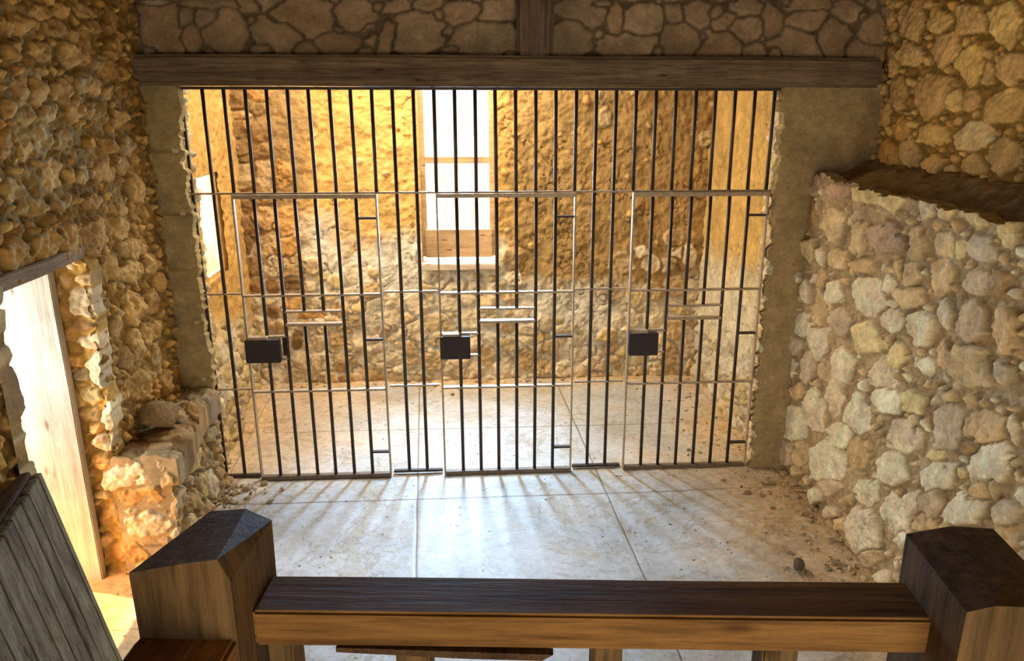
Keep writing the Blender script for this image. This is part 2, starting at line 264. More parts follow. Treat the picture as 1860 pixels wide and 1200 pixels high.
def ramp(nt, fac, stops):
    r = nt.nodes.new('ShaderNodeValToRGB')
    el = r.color_ramp.elements
    while len(el) < len(stops):
        el.new(0.5)
    for e, (p, c) in zip(el, stops):
        e.position, e.color = p, (*c, 1) if len(c) == 3 else c
    nt.links.new(fac, r.inputs['Fac'])
    return r.outputs['Color']


def bump(nt, bsdf, h, strength, dist):
    b = nd(nt, 'ShaderNodeBump', Strength=strength, Distance=dist)
    nt.links.new(h, b.inputs['Height'])
    nt.links.new(b.outputs['Normal'], bsdf.inputs['Normal'])


def mat_masonry(name, scale=1.0, var=0.35, relief=0.55, depth=0.006):
    """masonry colour comes stone by stone from the mesh; fine grain is added here"""
    m, nt, b = new_mat(name)
    at = nd(nt, 'ShaderNodeAttribute', attribute_name='Col')
    tc = nd(nt, 'ShaderNodeTexCoord').outputs['Object']
    n1 = noise(nt, tc, 9 * scale, 6, 0.7)
    n2 = noise(nt, tc, 70 * scale, 5, 0.7)
    g1 = ramp(nt, n1, [(0.3, (1 - var,) * 3), (0.7, (1 + var * 0.55,) * 3)])
    g2 = ramp(nt, n2, [(0.3, (0.84, 0.82, 0.79)), (0.65, (1.08, 1.08, 1.08))])
    c = mix(nt, 1.0, at.outputs['Color'], g1, 'MULTIPLY')
    c = mix(nt, 1.0, c, g2, 'MULTIPLY')
    nt.links.new(c, b.inputs['Base Color'])
    b.inputs['Roughness'].default_value = 0.95
    b.inputs['Specular IOR Level'].default_value = 0.15
    n3 = noise(nt, tc, 110 * scale, 6, 0.75)
    bump(nt, b, n3, relief, depth)
    return m


def mat_wood(name, dark, mid, light, axis=0, rough=0.75, scale=1.0, contrast=1.0, knots=True):
    m, nt, b = new_mat(name)
    tc = nd(nt, 'ShaderNodeTexCoord').outputs['Object']
    mp = nt.nodes.new('ShaderNodeMapping')
    s = [14 * scale] * 3
    s[axis] = 0.9 * scale
    mp.inputs['Scale'].default_value = s
    nt.links.new(tc, mp.inputs['Vector'])
    v = mp.outputs['Vector']
    n1 = noise(nt, v, 1.6, 6, 0.65, 0.6)
    n2 = noise(nt, v, 7.0, 6, 0.7, 0.3)
    c = ramp(nt, n1, [(0.30, dark), (0.5, mid), (0.72, light)])
    g = ramp(nt, n2, [(0.32, (1 - 0.5 * contrast,) * 3), (0.55, (1.0,) * 3)])
    c = mix(nt, 1.0, c, g, 'MULTIPLY')
    n3 = noise(nt, tc, 5, 4, 0.6)
    c = mix(nt, 1.0, c, ramp(nt, n3, [(0.3, (0.75,) * 3), (0.7, (1.12,) * 3)]), 'MULTIPLY')
    if knots:
        vo = nd(nt, 'ShaderNodeTexVoronoi', Scale=1.0, Randomness=1.0)
        mp2 = nt.nodes.new('ShaderNodeMapping')
        s2 = [16 * scale] * 3
        s2[axis] = 5 * scale
        mp2.inputs['Scale'].default_value = s2
        nt.links.new(tc, mp2.inputs['Vector'])
        nt.links.new(mp2.outputs['Vector'], vo.inputs['Vector'])
        k = ramp(nt, vo.outputs['Distance'], [(0.06, (0.35, 0.27, 0.2)), (0.17, (1, 1, 1))])
        c = mix(nt, 0.8, c, k, 'MULTIPLY')
    nt.links.new(c, b.inputs['Base Color'])
    b.inputs['Roughness'].default_value = rough
    b.inputs['Specular IOR Level'].default_value = 0.12
    bump(nt, b, n2, 0.6, 0.004)
    return m


def mat_plain(name, c, rough=0.6, metal=0.0, var=0.2, scale=30, spec=0.4, bumpd=0.001):
    m, nt, b = new_mat(name)
    tc = nd(nt, 'ShaderNodeTexCoord').outputs['Object']
    n = noise(nt, tc, scale, 5, 0.7)
    cc = mix(nt, 1.0, c, ramp(nt, n, [(0.3, (1 - var,) * 3), (0.7, (1 + var,) * 3)]), 'MULTIPLY')
    nt.links.new(cc, b.inputs['Base Color'])
    b.inputs['Roughness'].default_value = rough
    b.inputs['Metallic'].default_value = metal
    b.inputs['Specular IOR Level'].default_value = spec
    bump(nt, b, n, 0.4, bumpd)
    return m


def mat_floor():
    m, nt, b = new_mat('worn_concrete')
    at = nd(nt, 'ShaderNodeAttribute', attribute_name='Col')
    du = nd(nt, 'ShaderNodeAttribute', attribute_name='Dust')
    tc = nd(nt, 'ShaderNodeTexCoord').outputs['Object']
    n1 = noise(nt, tc, 3.0, 8, 0.7, 0.4)
    n2 = noise(nt, tc, 26, 6, 0.7)
    c = mix(nt, 1.0, at.outputs['Color'], ramp(nt, n1, [(0.33, (0.80, 0.78, 0.74)), (0.5, (1, 1, 1)), (0.7, (1.1, 1.1, 1.1))]), 'MULTIPLY')
    c = mix(nt, 1.0, c, ramp(nt, n2, [(0.3, (0.8, 0.78, 0.75)), (0.6, (1.05, 1.05, 1.05))]), 'MULTIPLY')
    # peeling wash edges
    n4 = noise(nt, tc, 2.3, 7, 0.62, 0.8)
    edge = ramp(nt, n4, [(0.485, (1, 1, 1)), (0.5, (0.66, 0.58, 0.48)), (0.512, (1, 1, 1))])
    c = mix(nt, 0.8, c, edge, 'MULTIPLY')
    # worn off patches with crisp borders
    n6 = noise(nt, tc, 1.9, 8, 0.68, 1.2)
    c = mix(nt, 1.0, c, ramp(nt, n6, [(0.535, (1, 1, 1)), (0.55, (0.92, 0.85, 0.74)), (0.62, (0.97, 0.92, 0.83))]), 'MULTIPLY')
    vf = nd(nt, 'ShaderNodeTexVoronoi', Scale=48.0, Randomness=1.0)
    nt.links.new(tc, vf.inputs['Vector'])
    sf = ramp(nt, vf.outputs['Distance'], [(0.12, (0.40, 0.32, 0.24)), (0.18, (1, 1, 1))])
    n7 = noise(nt, tc, 9, 3, 0.6)
    c = mix(nt, ramp(nt, n7, [(0.53, (0, 0, 0)), (0.6, (1, 1, 1))]), c, mix(nt, 1.0, c, sf, 'MULTIPLY'))
    # dark specks of grit
    vo = nd(nt, 'ShaderNodeTexVoronoi', Scale=17.0, Randomness=1.0)
    wv = nd(nt, 'ShaderNodeTexNoise', Scale=40.0, Detail=2.0)
    nt.links.new(tc, wv.inputs['Vector'])
    ad = nt.nodes.new('ShaderNodeVectorMath')
    ad.operation = 'MULTIPLY_ADD'
    nt.links.new(wv.outputs['Color'], ad.inputs[0])
    ad.inputs[1].default_value = (0.03, 0.03, 0.0)
    nt.links.new(tc, ad.inputs[2])
    nt.links.new(ad.outputs[0], vo.inputs['Vector'])
    sp_ = ramp(nt, vo.outputs['Distance'], [(0.09, (0.22, 0.16, 0.10)), (0.14, (1, 1, 1))])
    n5 = noise(nt, tc, 6, 3, 0.6)
    sel = ramp(nt, n5, [(0.46, (0, 0, 0)), (0.54, (1, 1, 1))])
    c = mix(nt, sel, c, mix(nt, 1.0, c, sp_, 'MULTIPLY'))
    nt.links.new(c, b.inputs['Base Color'])
    r = nt.nodes.new('ShaderNodeMapRange')
    nt.links.new(du.outputs['Fac'], r.inputs['Value'])
    r.inputs['To Min'].default_value = 0.42
    r.inputs['To Max'].default_value = 0.95
    nt.links.new(r.outputs['Result'], b.inputs['Roughness'])
    b.inputs['Specular IOR Level'].default_value = 0.42
    bump(nt, b, n2, 0.35, 0.003)
    return m


def mat_glass():
    m, nt, b = new_mat('old_glass')
    out = nt.nodes['Material Output']
    t = nd(nt, 'ShaderNodeBsdfTransparent', Color=(0.97, 0.98, 0.98, 1))
    g = nd(nt, 'ShaderNodeBsdfGlossy', Roughness=0.02)
    x = nt.nodes.new('ShaderNodeMixShader')
    x.inputs[0].default_value = 0.05
    nt.links.new(t.outputs[0], x.inputs[1])
    nt.links.new(g.outputs[0], x.inputs[2])
    nt.links.new(x.outputs[0], out.inputs['Surface'])
    nt.nodes.remove(b)
    return m


M_RUBBLE = mat_masonry('limestone_rubble')
M_MUD = mat_masonry('mud_plaster', 0.8, 0.30, 0.9, 0.012)
M_FLOOR = mat_floor()
M_IRON = mat_plain('dark_iron', (0.050, 0.035, 0.024), 0.55, 0.3, 0.3, 60, 0.5)
M_IRONLIT = mat_plain('pale_lit_iron', (0.40, 0.31, 0.21), 0.5, 0.3, 0.3, 60, 0.5)  # dark iron painted paler: light on rails, stiles and straps put into colour
M_IRONM = mat_plain('half_lit_iron', (0.16, 0.12, 0.085), 0.55, 0.3, 0.3, 60, 0.5)  # in-between copy of the dark iron, bottom rail's lit top in its colour
M_LOCK = mat_plain('painted_lock_iron', (0.040, 0.031, 0.028), 0.7, 0.0, 0.15, 40, 0.3)
M_BEAM = mat_wood('old_beam_wood', (0.12, 0.08, 0.052), (0.21, 0.145, 0.092), (0.31, 0.225, 0.14), 0, 0.85)
M_POSTW = mat_wood('old_post_wood', (0.095, 0.062, 0.044), (0.18, 0.125, 0.085), (0.28, 0.20, 0.135), 2, 0.85)
M_RAILX = mat_wood('stained_rail_wood', (0.13, 0.055, 0.016), (0.24, 0.115, 0.032), (0.34, 0.17, 0.05), 0, 0.6)
M_RAILY = mat_wood('stained_side_rail_wood', (0.17, 0.07, 0.022), (0.27, 0.12, 0.036), (0.40, 0.2, 0.065), 1, 0.6)
M_RAILZ = mat_wood('stained_post_wood', (0.085, 0.05, 0.022), (0.155, 0.09, 0.038), (0.25, 0.145, 0.06), 2, 0.7)
M_GREY = mat_wood('weathered_grey_wood', (0.10, 0.08, 0.045), (0.22, 0.185, 0.115), (0.35, 0.30, 0.20), 2, 0.9)
M_DARKW = mat_wood('dark_end_wood', (0.05, 0.028, 0.015), (0.10, 0.055, 0.028), (0.17, 0.10, 0.05), 1, 0.85, knots=False)
M_JAMB = mat_wood('pale_jamb_wood', (0.40, 0.34, 0.25), (0.52, 0.46, 0.36), (0.62, 0.56, 0.45), 2, 0.55, contrast=0.35)
M_LINT = mat_wood('brown_lintel_wood', (0.20, 0.125, 0.06), (0.33, 0.215, 0.11), (0.44, 0.3, 0.165), 1, 0.8)
M_WINW = mat_wood('window_wood', (0.40, 0.25, 0.12), (0.55, 0.36, 0.19), (0.66, 0.46, 0.26), 0, 0.7, contrast=0.5)
M_GLASS = mat_glass()
M_SAND = mat_plain('sunlit_sand', (0.74, 0.60, 0.38), 0.95, 0, 0.2, 3, 0.1)
M_CEIL = mat_wood('ceiling_boards', (0.16, 0.10, 0.05), (0.26, 0.17, 0.09), (0.34, 0.23, 0.13), 1, 0.85)
M_ROCK = mat_masonry('loose_stone', 2.0)

# ---------------------------------------------------------------- masonry sheets
PAL = {'t': (0.62, 0.47, 0.27), 'y': (0.70, 0.56, 0.29), 'w': (0.76, 0.66, 0.48), 'p': (0.52, 0.38, 0.27),
       'g': (0.58, 0.48, 0.34), 'b': (0.34, 0.22, 0.105), 'o': (0.66, 0.42, 0.17), 'q': (0.40, 0.285, 0.18)}


class Masonry:
    """one wall object: displaced stone faces, plus the solid body behind them"""

    def __init__(self):
        self.v, self.f, self.c, self.n = [], [], [], 0

    def _add(self, verts, quads, cols):
        self.v.append(verts.astype(np.float32))
        self.f.append(quads + self.n)
        self.c.append(cols.astype(np.float32))
        self.n += len(verts)

    def box(self, lo, hi, c):
        x0, y0, z0 = lo
        x1, y1, z1 = hi
        if min(x1 - x0, y1 - y0, z1 - z0) < 1e-4:
            return
        v = np.array([(x, y, z) for x in (x0, x1) for y in (y0, y1) for z in (z0, z1)], float)
        q = np.array([(0, 1, 3, 2), (4, 6, 7, 5), (0, 4, 5, 1), (2, 3, 7, 6), (0, 2, 6, 4), (1, 5, 7, 3)])
        self._add(v, q, np.tile(np.array(c, float), (8, 1)))

    def sheet(self, O, U, V, N, us, vs, hfun, skirt=0.06, hole=None, jag=None):
        O, U, V, N = (np.array(t, float) for t in (O, U, V, N))
        uu, vv = np.meshgrid(us, vs, indexing='ij')
        h, c = hfun(uu, vv)
        pu, pv = uu.copy(), vv.copy()
        if jag is not None:
            pu, pv = jag(uu, vv)
        P = O + pu[..., None] * U + pv[..., None] * V + h[..., None] * N
        nu, nv = uu.shape
        idx = np.arange(nu * nv).reshape(nu, nv)
        q = np.stack([idx[:-1, :-1], idx[1:, :-1], idx[1:, 1:], idx[:-1, 1:]], -1)
        if hole is not None:
            cu, cv = (us[:-1] + us[1:]) / 2, (vs[:-1] + vs[1:]) / 2
            cu, cv = np.meshgrid(cu, cv, indexing='ij')
            q = q[~((cu > hole[0]) & (cu < hole[1]) & (cv > hole[2]) & (cv < hole[3]))]
        q = q.reshape(-1, 4)
        flip = np.dot(np.cross(U, V), N) < 0
        if flip:
            q = q[:, ::-1]
        self._add(P.reshape(-1, 3), q, c.reshape(-1, 3))
        # skirt round the border
        loop = np.concatenate([idx[:, 0], idx[-1, 1:], idx[-2::-1, -1], idx[0, -2:0:-1]])
        F = P.reshape(-1, 3)[loop]
        B = F - N * (skirt + h.reshape(-1)[loop])[:, None]
        k = len(loop)
        i = np.arange(k)
        j = (i + 1) % k
        sq = np.stack([i, i + k, j + k, j], -1)
        if flip:
            sq = sq[:, ::-1]
        cc = c.reshape(-1, 3)[loop]
        self._add(np.concatenate([F, B]), sq, np.concatenate([cc, cc]))

    def finish(self, name, mat, kind='structure', **kw):
        V, F, C = np.concatenate(self.v), np.concatenate(self.f), np.concatenate(self.c)
        me = bpy.data.meshes.new(name)
        me.vertices.add(len(V))
        me.vertices.foreach_set('co', V.ravel())
        me.loops.add(len(F) * 4)
        me.polygons.add(len(F))
        me.loops.foreach_set('vertex_index', F.ravel().astype(np.int32))
        me.polygons.foreach_set('loop_start', np.arange(len(F), dtype=np.int32) * 4)
        a = me.attributes.new('Col', 'FLOAT_COLOR', 'POINT')
        a.data.foreach_set('color', np.concatenate([C, np.ones((len(C), 1), np.float32)], 1).ravel())
        me.update(calc_edges=True)
        me.validate()
        me.polygons.foreach_set('use_smooth', np.ones(len(me.polygons), bool))
        me.materials.append(mat)
        o = bpy.data.objects.new(name, me)
        col.objects.link(o)
        return tag(o, kind=kind, **kw)


def fill_stones(given, u0, u1, v0, v1, sizes, n, seed, cols='tttwy', keep=None, ratio=(0.6, 1.0)):
    """add stones in the free places between those already laid"""
    R = random.Random(seed)
    out = list(given)
    cell = {}

    def put(i, s):
        u, v, a, b = s[0], s[1], math.hypot(s[2], s[3]), math.hypot(s[4], s[5])
        cell.setdefault((int(u // 0.25), int(v // 0.25)), []).append((u, v, a, b))
    for i, s in enumerate(out):
        put(i, s)
    for k in range(n):
        t = k / n
        r = lerp(sizes[1], sizes[0], t ** 0.6) * R.uniform(0.85, 1.15)
        u, v = R.uniform(u0, u1), R.uniform(v0, v1)
        if keep and not keep(u, v):
            continue
        a, b = r, r * R.uniform(*ratio)
        ok = True
        ci, cj = int(u // 0.25), int(v // 0.25)
        for i in (-1, 0, 1):
            for j in (-1, 0, 1):
                for (pu, pv, pa, pb) in cell.get((ci + i, cj + j), ()):
                    du, dv = (u - pu) / (pa + a), (v - pv) / (pb + b)
                    if du * du + dv * dv < 0.80:
                        ok = False
                        break
                if not ok: break
            if not ok: break
        if ok:
            g = R.uniform(-0.5, 0.5)
            s = (u, v, a * math.cos(g), a * math.sin(g), -b * math.sin(g), b * math.cos(g), R.choice(cols))
            out.append(s)
            put(0, s)
    return out


def stone_field(uu, vv, stones, seed, mortar=(0.40, 0.29, 0.15), tint=(1, 1, 1), depth=(0.022, 0.05), rough=1.0,
                warp=0.007, bevel=0.009, mort_rough=0.010, grow=1.08, sharp=5.0, plaster=None, cvar=0.16, cols='ttwyg', flat=1.0):
    """height and colour of irregular rubble stones bedded in mortar"""
    us, vs = uu[:, 0], vv[0, :]
    wu = uu + warp * 2 * (fbm(uu * 14, vv * 14, seed + 1, 3)) + warp * 0.8 * fbm(uu * 55, vv * 55, seed + 2, 2)
    wv = vv + warp * 2 * (fbm(uu * 14 + 31, vv * 14 + 17, seed + 3, 3)) + warp * 0.8 * fbm(uu * 55, vv * 55, seed + 4, 2)
    q1 = np.full(uu.shape, 9.0)
    q2 = np.full(uu.shape, 9.0)
    hm1 = np.full(uu.shape, 0.03)
    h1 = np.zeros(uu.shape)
    C1 = np.zeros(uu.shape + (3,))
    R = random.Random(seed)
    for s in stones:
        u, v, ax, ay, bx, by, ck = s
        ext_u = (abs(ax) + abs(bx)) * 1.5 + 0.03
        ext_v = (abs(ay) + abs(by)) * 1.5 + 0.03
        i0, i1 = np.searchsorted(us, u - ext_u), np.searchsorted(us, u + ext_u)
        j0, j1 = np.searchsorted(vs, v - ext_v), np.searchsorted(vs, v + ext_v)
        k = R.choice((4, 5, 5, 6, 6, 7))
        a0 = R.uniform(0, 6.28)
        dirs = [(a0 + 6.283 * (i + R.uniform(-0.32, 0.32)) / k, R.uniform(0.80, 1.12)) for i in range(k)]
        planes = [(R.uniform(-1, 1), R.uniform(-1, 1), R.uniform(0.85, 1.25)) for _ in range(3)]
        top = R.uniform(*depth)
        base = PAL[ck] if ck in PAL else PAL[R.choice(cols)]
        cm = 1 + R.uniform(-cvar, cvar)
        warmth = R.uniform(-0.05, 0.05)
        cc = np.array((base[0] * cm * tint[0], base[1] * cm * tint[1] * (1 - warmth), base[2] * cm * tint[2] * (1 - 2 * warmth)))
        if i1 - i0 < 1 or j1 - j0 < 1:
            continue
        S = np.s_[i0:i1, j0:j1]
        det = ax * by - ay * bx
        if abs(det) < 1e-9:
            continue
        x, y = wu[S] - u, wv[S] - v
        lx, ly = (x * by - y * bx) / det / grow, (y * ax - x * ay) / det / grow
        q = np.zeros(lx.shape)
        for an, r in dirs:
            q = np.maximum(q, (lx * math.cos(an) + ly * math.sin(an)) / (r * 0.94))
        rr = np.sqrt(lx * lx + ly * ly)
        q = np.maximum(q, rr * 0.74)
        hm = 0.5 * (math.hypot(ax, ay) + math.hypot(bx, by)) * min(1, abs(det) / (math.hypot(ax, ay) * math.hypot(bx, by)) + 0.3)
        sl = 0.017 * rough
        hh = np.full(lx.shape, 9.0)
        for px, py, pz in planes:
            hh = np.minimum(hh, top * pz + sl * flat * (px * lx + py * ly))
        an = R.uniform(0, 3.14)
        hh = hh + 0.0035 * flat * (vnoise((x * math.cos(an) + y * math.sin(an)) * 160, (y * math.cos(an) - x * math.sin(an)) * 22, seed + 50) - 0.5)
        A, Bq = q1[S], q2[S]
        better = q < A
        q2[S] = np.where(better, A, np.minimum(Bq, q))
        q1[S] = np.where(better, q, A)
        hm1[S] = np.where(better, hm, hm1[S])
        h1[S] = np.where(better, hh, h1[S])
        C1[S] = np.where(better[..., None], cc, C1[S])
    d = np.minimum((1 - q1) * hm1, (q2 - q1) * 0.5 * hm1 - 0.002)
    e = np.clip(d / bevel, 0, 1)
    prof = 1 - (1 - e) ** 2.0
    grain = fbm(uu * 22, vv * 22, seed + 9, 4)
    fine = fbm(uu * 75, vv * 75, seed + 13, 3)
    mort = mort_rough * (fbm(uu * 26, vv * 26, seed + 21, 4) * 1.6 + 0.5 * fine)
    h = mort + prof * (h1 + 0.006 * rough * grain + 0.004 * rough * fine)
    inside = sstep(0.0, 0.006, d)
    mc = np.array(mortar)[None, None] * (1 + 0.45 * fbm(uu * 6, vv * 6, seed + 30, 3) + 0.5 * fine)[..., None]
    if plaster is not None:
        mc = plaster(uu, vv, mc)
    c = lerp(mc, C1 * (1 + 0.5 * grain)[..., None], inside[..., None])
    return h, np.clip(c, 0.01, 0.95)


def axis(*segs):
    """sample positions: (start, end, step) runs joined together"""
    r = []
    for a, b, s in segs:
        n = max(1, int(round((b - a) / s)))
        r.append(np.linspace(a, b, n + 1)[(0 if not r else 1):])
    return np.concatenate(r)


# ================================================================ the room
# ---- floor
JX = [0.008, 1.062, 2.080, 3.10]          # joints running away from the viewer
JS = -0.058                               # their slant
JY = [-2.32, -1.31, -0.303, 0.608]        # joints running across


def floor_axis(a, b, joints, step):
    r = list(np.arange(a, b, step))
    for j in joints:
        r = [t for t in r if abs(t - j) > 0.010]
        r += [j - 0.008, j - 0.0035, j, j + 0.0035, j + 0.008]
    return np.array(sorted(r))


def floor_h(uu, vv):
    big = fbm(uu * 2.1, vv * 2.1, 300, 4)
    wob = 0.004 * fbm(uu * 9, vv * 9, 310, 3)
    gx = np.min([np.abs(uu + wob * 1.0 - j) for j in JX], 0)
    gy = np.min([np.abs(vv + wob * 2.0 - j) for j in JY], 0)
    gv = np.minimum(gx, gy)
    g = 1 - sstep(0.0015, 0.006, gv)
    xx = uu + JS * vv
    right = 3.16 - xx
    left = xx + 0.05
    dust = np.clip(1.15 - right / 0.75 + 1.5 * big, 0, 1) * (vv < 0.2)
    dust = np.maximum(dust, np.clip(1.0 - (3.05 - xx) / 0.55 + 1.3 * big, 0, 1) * (vv > -0.1))
    dust = np.maximum(dust, np.clip(1.0 - left / np.where(vv > 0, 1.0, 0.5) + 1.2 * big, 0, 1))
    dust = np.maximum(dust, np.clip(1.0 - (1.5 - vv) / 0.28 + 1.4 * big, 0, 1))
    dust = np.maximum(dust, np.clip(0.55 + 1.6 * big - np.abs(vv - 0.0) / 0.25, 0, 1) * 0.6)
    fine = fbm(uu * 40, vv * 40, 330, 3)
    h = 0.003 * big + 0.0010 * fine - 0.0018 * g + dust * (0.006 + 0.012 * (fbm(uu * 12, vv * 12, 340, 4) + 0.3) + 0.006 * fine)
    con = np.array((0.52, 0.555, 0.585))[None, None] * (1 + 0.25 * big + 0.15 * fine)[..., None]
    warm = sstep(0.0, 0.3, fbm(uu * 1.3 + 9, vv * 1.3, 350, 4) + 0.12)
    con = lerp(con, np.array((0.58, 0.54, 0.47))[None, None], (0.5 * warm)[..., None])
    san = np.array((0.60, 0.445, 0.265))[None, None] * (1 + 0.5 * fine + 0.4 * fbm(uu * 15, vv * 15, 360, 3))[..., None]
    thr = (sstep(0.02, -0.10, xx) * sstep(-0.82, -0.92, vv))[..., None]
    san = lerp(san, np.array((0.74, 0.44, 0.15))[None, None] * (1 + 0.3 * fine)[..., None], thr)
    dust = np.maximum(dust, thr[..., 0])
    c = lerp(con, san, dust[..., None])
    c = lerp(c, np.array((0.16, 0.12, 0.08))[None, None], (g * (1 - 0.6 * dust))[..., None])
    floor_h.dust = dust
    return h, np.clip(c, 0.02, 0.95)


fl = Masonry()
fu = floor_axis(-0.62, 3.62, JX, 0.0125)
fv = floor_axis(-3.1, 1.62, JY, 0.0125)
fl.sheet((0, 0, 0), (1, 0, 0), (0, 1, 0), (0, 0, 1), fu, fv, floor_h, skirt=0.08,
         jag=lambda u, v: (u + JS * v, v))
dust_vals = floor_h.dust.reshape(-1)
fl.box((-0.45, -6.6, -0.12), (3.95, 1.9, -0.022), (0.55, 0.5, 0.42))
fl.box((-0.45, -6.6, -0.03), (3.95, -3.09, -0.001), (0.60, 0.55, 0.47))
floor = fl.finish('floor', M_FLOOR)
da = floor.data.attributes.new('Dust', 'FLOAT', 'POINT')
dv = np.full(len(floor.data.vertices), 0.5, np.float32)
dv[:len(dust_vals)] = dust_vals
da.data.foreach_set('value', dv)

g = Masonry()
g.box((-25, -25, -0.30), (25, 25, -0.125), (1, 1, 1))
ground = g.finish('ground', M_SAND)

# ---- right wall: low thick wall with a ledge, the upper wall set back
RLs = fill_stones(STONES['RL'], -3.0, 0.0, 0.02, 1.62, (0.010, 0.036), 2600, 5, 'ttwt', keep=lambda u, v: u > -1.95)
RLs = [(*s[:6], 't' if s[6] == 'o' else s[6]) for s in RLs]
RLs = fill_stones(RLs, -3.0, -1.9, 0.02, 1.62, (0.02, 0.09), 1500, 5, 'ttwwyp')
wr = Masonry()
wr.sheet((3.17, 0, 0), (0, 1, 0), (0, 0, 1), (-1, 0, 0),
         axis((-5.6, -3.0, 0.05), (-3.0, -1.9, 0.012), (-1.9, -0.02, 0.0062)), axis((-0.02, 1.74, 0.0066)),
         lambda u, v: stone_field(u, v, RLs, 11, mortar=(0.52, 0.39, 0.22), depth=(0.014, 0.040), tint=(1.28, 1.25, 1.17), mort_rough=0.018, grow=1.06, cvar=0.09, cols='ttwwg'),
         skirt=0.06, jag=lambda u, v: (u, np.minimum(v, 1.668 + 0.05 * fbm(u * 8, u * 0 + 2, 91, 3) + 0.02 * fbm(u * 40, u * 0 + 2, 92, 2))))


def ledge_h(uu, vv):        # uu = y, vv = x
    t = (vv - 3.17) / 0.33
    n = fbm(uu * 9, vv * 9, 400, 4)
    f = fbm(uu * 45, vv * 45, 410, 3)
    h = 0.115 * sstep(0.1, 1.0, t) + 0.05 * n * sstep(0.1, 0.35, t) + 0.015 * f - 0.03 * (1 - sstep(0, 0.3, t))
    c = np.array((0.33, 0.22, 0.10))[None, None] * (1 + 0.7 * f + 0.5 * n)[..., None]
    return h, np.clip(c, 0.02, 0.9)


wr.sheet((0, 0, 1.63), (0, 1, 0), (1, 0, 0), (0, 0, 1), axis((-5.6, -2.2, 0.05), (-2.2, -0.03, 0.012)),
         axis((3.175, 3.53, 0.012)), ledge_h, skirt=0.05)
wr.box((3.215, -5.6, -0.05), (3.9, -0.02, 1.60), (0.45, 0.34, 0.18))
RUs = fill_stones(STONES['RU'], -1.2, 0.10, 1.72, 2.55, (0.012, 0.035), 2000, 6, 'ttyob')
RUs = fill_stones(RUs, -2.4, 0.10, 1.72, 3.15, (0.016, 0.075), 3000, 6, 'ttyyo', keep=lambda u, v: u < -1.15 or v > 2.5)
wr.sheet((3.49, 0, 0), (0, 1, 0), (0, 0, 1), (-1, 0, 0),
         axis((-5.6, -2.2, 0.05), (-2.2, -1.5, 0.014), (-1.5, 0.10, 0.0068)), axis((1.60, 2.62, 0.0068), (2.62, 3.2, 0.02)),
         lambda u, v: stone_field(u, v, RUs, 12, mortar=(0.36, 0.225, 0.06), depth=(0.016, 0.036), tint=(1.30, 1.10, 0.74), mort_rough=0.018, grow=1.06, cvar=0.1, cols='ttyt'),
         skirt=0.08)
wr.box((3.53, -5.6, 1.55), (3.9, 0.14, 3.2), (0.4, 0.28, 0.13))
wr.finish('wall_right', M_RUBBLE)

# ---- left wall with the low doorway
LW = fill_stones(STONES['LW'], -1.5, -0.04, 0.02, 2.6, (0.010, 0.034), 2600, 7, 'ttyob')
LW = fill_stones(LW, -2.3, -0.04, 0.02, 3.15, (0.014, 0.060), 2500, 7, 'tttyob', keep=lambda u, v: u < -1.4 or v > 2.5)
DOOR = (-1.50, -0.90, 0.0, 1.45)
wl = Masonry()
wl.sheet((-0.155, 0, 0), (0, 1, 0), (0, 0, 1), (1, 0, 0),
         axis((-5.6, -2.3, 0.05), (-2.3, -1.7, 0.014), (-1.7, -1.50, 0.007), (-1.50, -0.90, 0.0075), (-0.90, -0.04, 0.0066)),
         axis((-0.02, 0.0, 0.02), (0.0, 1.45, 0.0068), (1.45, 2.62, 0.0068), (2.62, 3.2, 0.02)),
         lambda u, v: stone_field(u, v, LW, 21, mortar=(0.35, 0.215, 0.068), depth=(0.010, 0.030), tint=(1.04, 0.86, 0.54), grow=1.06, mort_rough=0.026, cvar=0.1, cols='tttg'),
         skirt=0.08, hole=DOOR)
for lo, hi in (((-0.56, -0.86, -0.05), (-0.20, -0.02, 3.2)), ((-0.56, -1.52, 1.45), (-0.20, -0.86, 3.2)), ((-0.56, -5.6, -0.05), (-0.20, -1.54, 3.2))):
    wl.box(lo, hi, (0.52, 0.36, 0.16))
# far cheek of the doorway, its foot spreading out into the bench
RVs = fill_stones(STONES['RV'], -0.56, 0.12, 0.0, 1.45, (0.014, 0.05), 900, 8, 'twoy')


def cheek(u0, u1, z0, z1, seed):
    def edge(u, v):
        t = (u - u0) / (u1 - u0)
        return u0 + t * (u1 - u0 + 0.05 * fbm(v * 11, v * 0 + 5, seed, 3) + 0.015 * fbm(v * 40, v * 0 + 5, seed, 2)), v
    wl.sheet((0, -0.885, 0), (1, 0, 0), (0, 0, 1), (0, -1, 0), axis((u0, -0.3, 0.014), (-0.3, u1, 0.006)), axis((z0, z1, 0.0066)),
             lambda u, v: stone_field(u, v, RVs, 22, mortar=(0.60, 0.38, 0.11), depth=(0.014, 0.036), tint=(1.08, 1.0, 0.86), mort_rough=0.022, grow=1.18),
             skirt=0.08, jag=edge)


cheek(-0.56, -0.135, 0.50, 1.47, 78)
cheek(-0.56, 0.085, -0.02, 0.55, 79)
# near cheek, broken and rounded
NCs = fill_stones([], -0.56, -0.1, 0.0, 1.45, (0.02, 0.09), 400, 9, 'tby')
wl.sheet((0, -1.515, 0), (1, 0, 0), (0, 0, 1), (0, 1, 0), axis((-0.56, -0.13, 0.012)), axis((-0.02, 1.47, 0.012)),
         lambda u, v: stone_field(u, v, NCs, 23, mortar=(0.42, 0.27, 0.1), depth=(0.02, 0.05)), skirt=0.06)
# the bench of rubble along the foot of the wall
BNs = fill_stones(STONES['BN'], -0.95, -0.05, 0.0, 0.56, (0.012, 0.05), 1600, 10, 'tttgb')


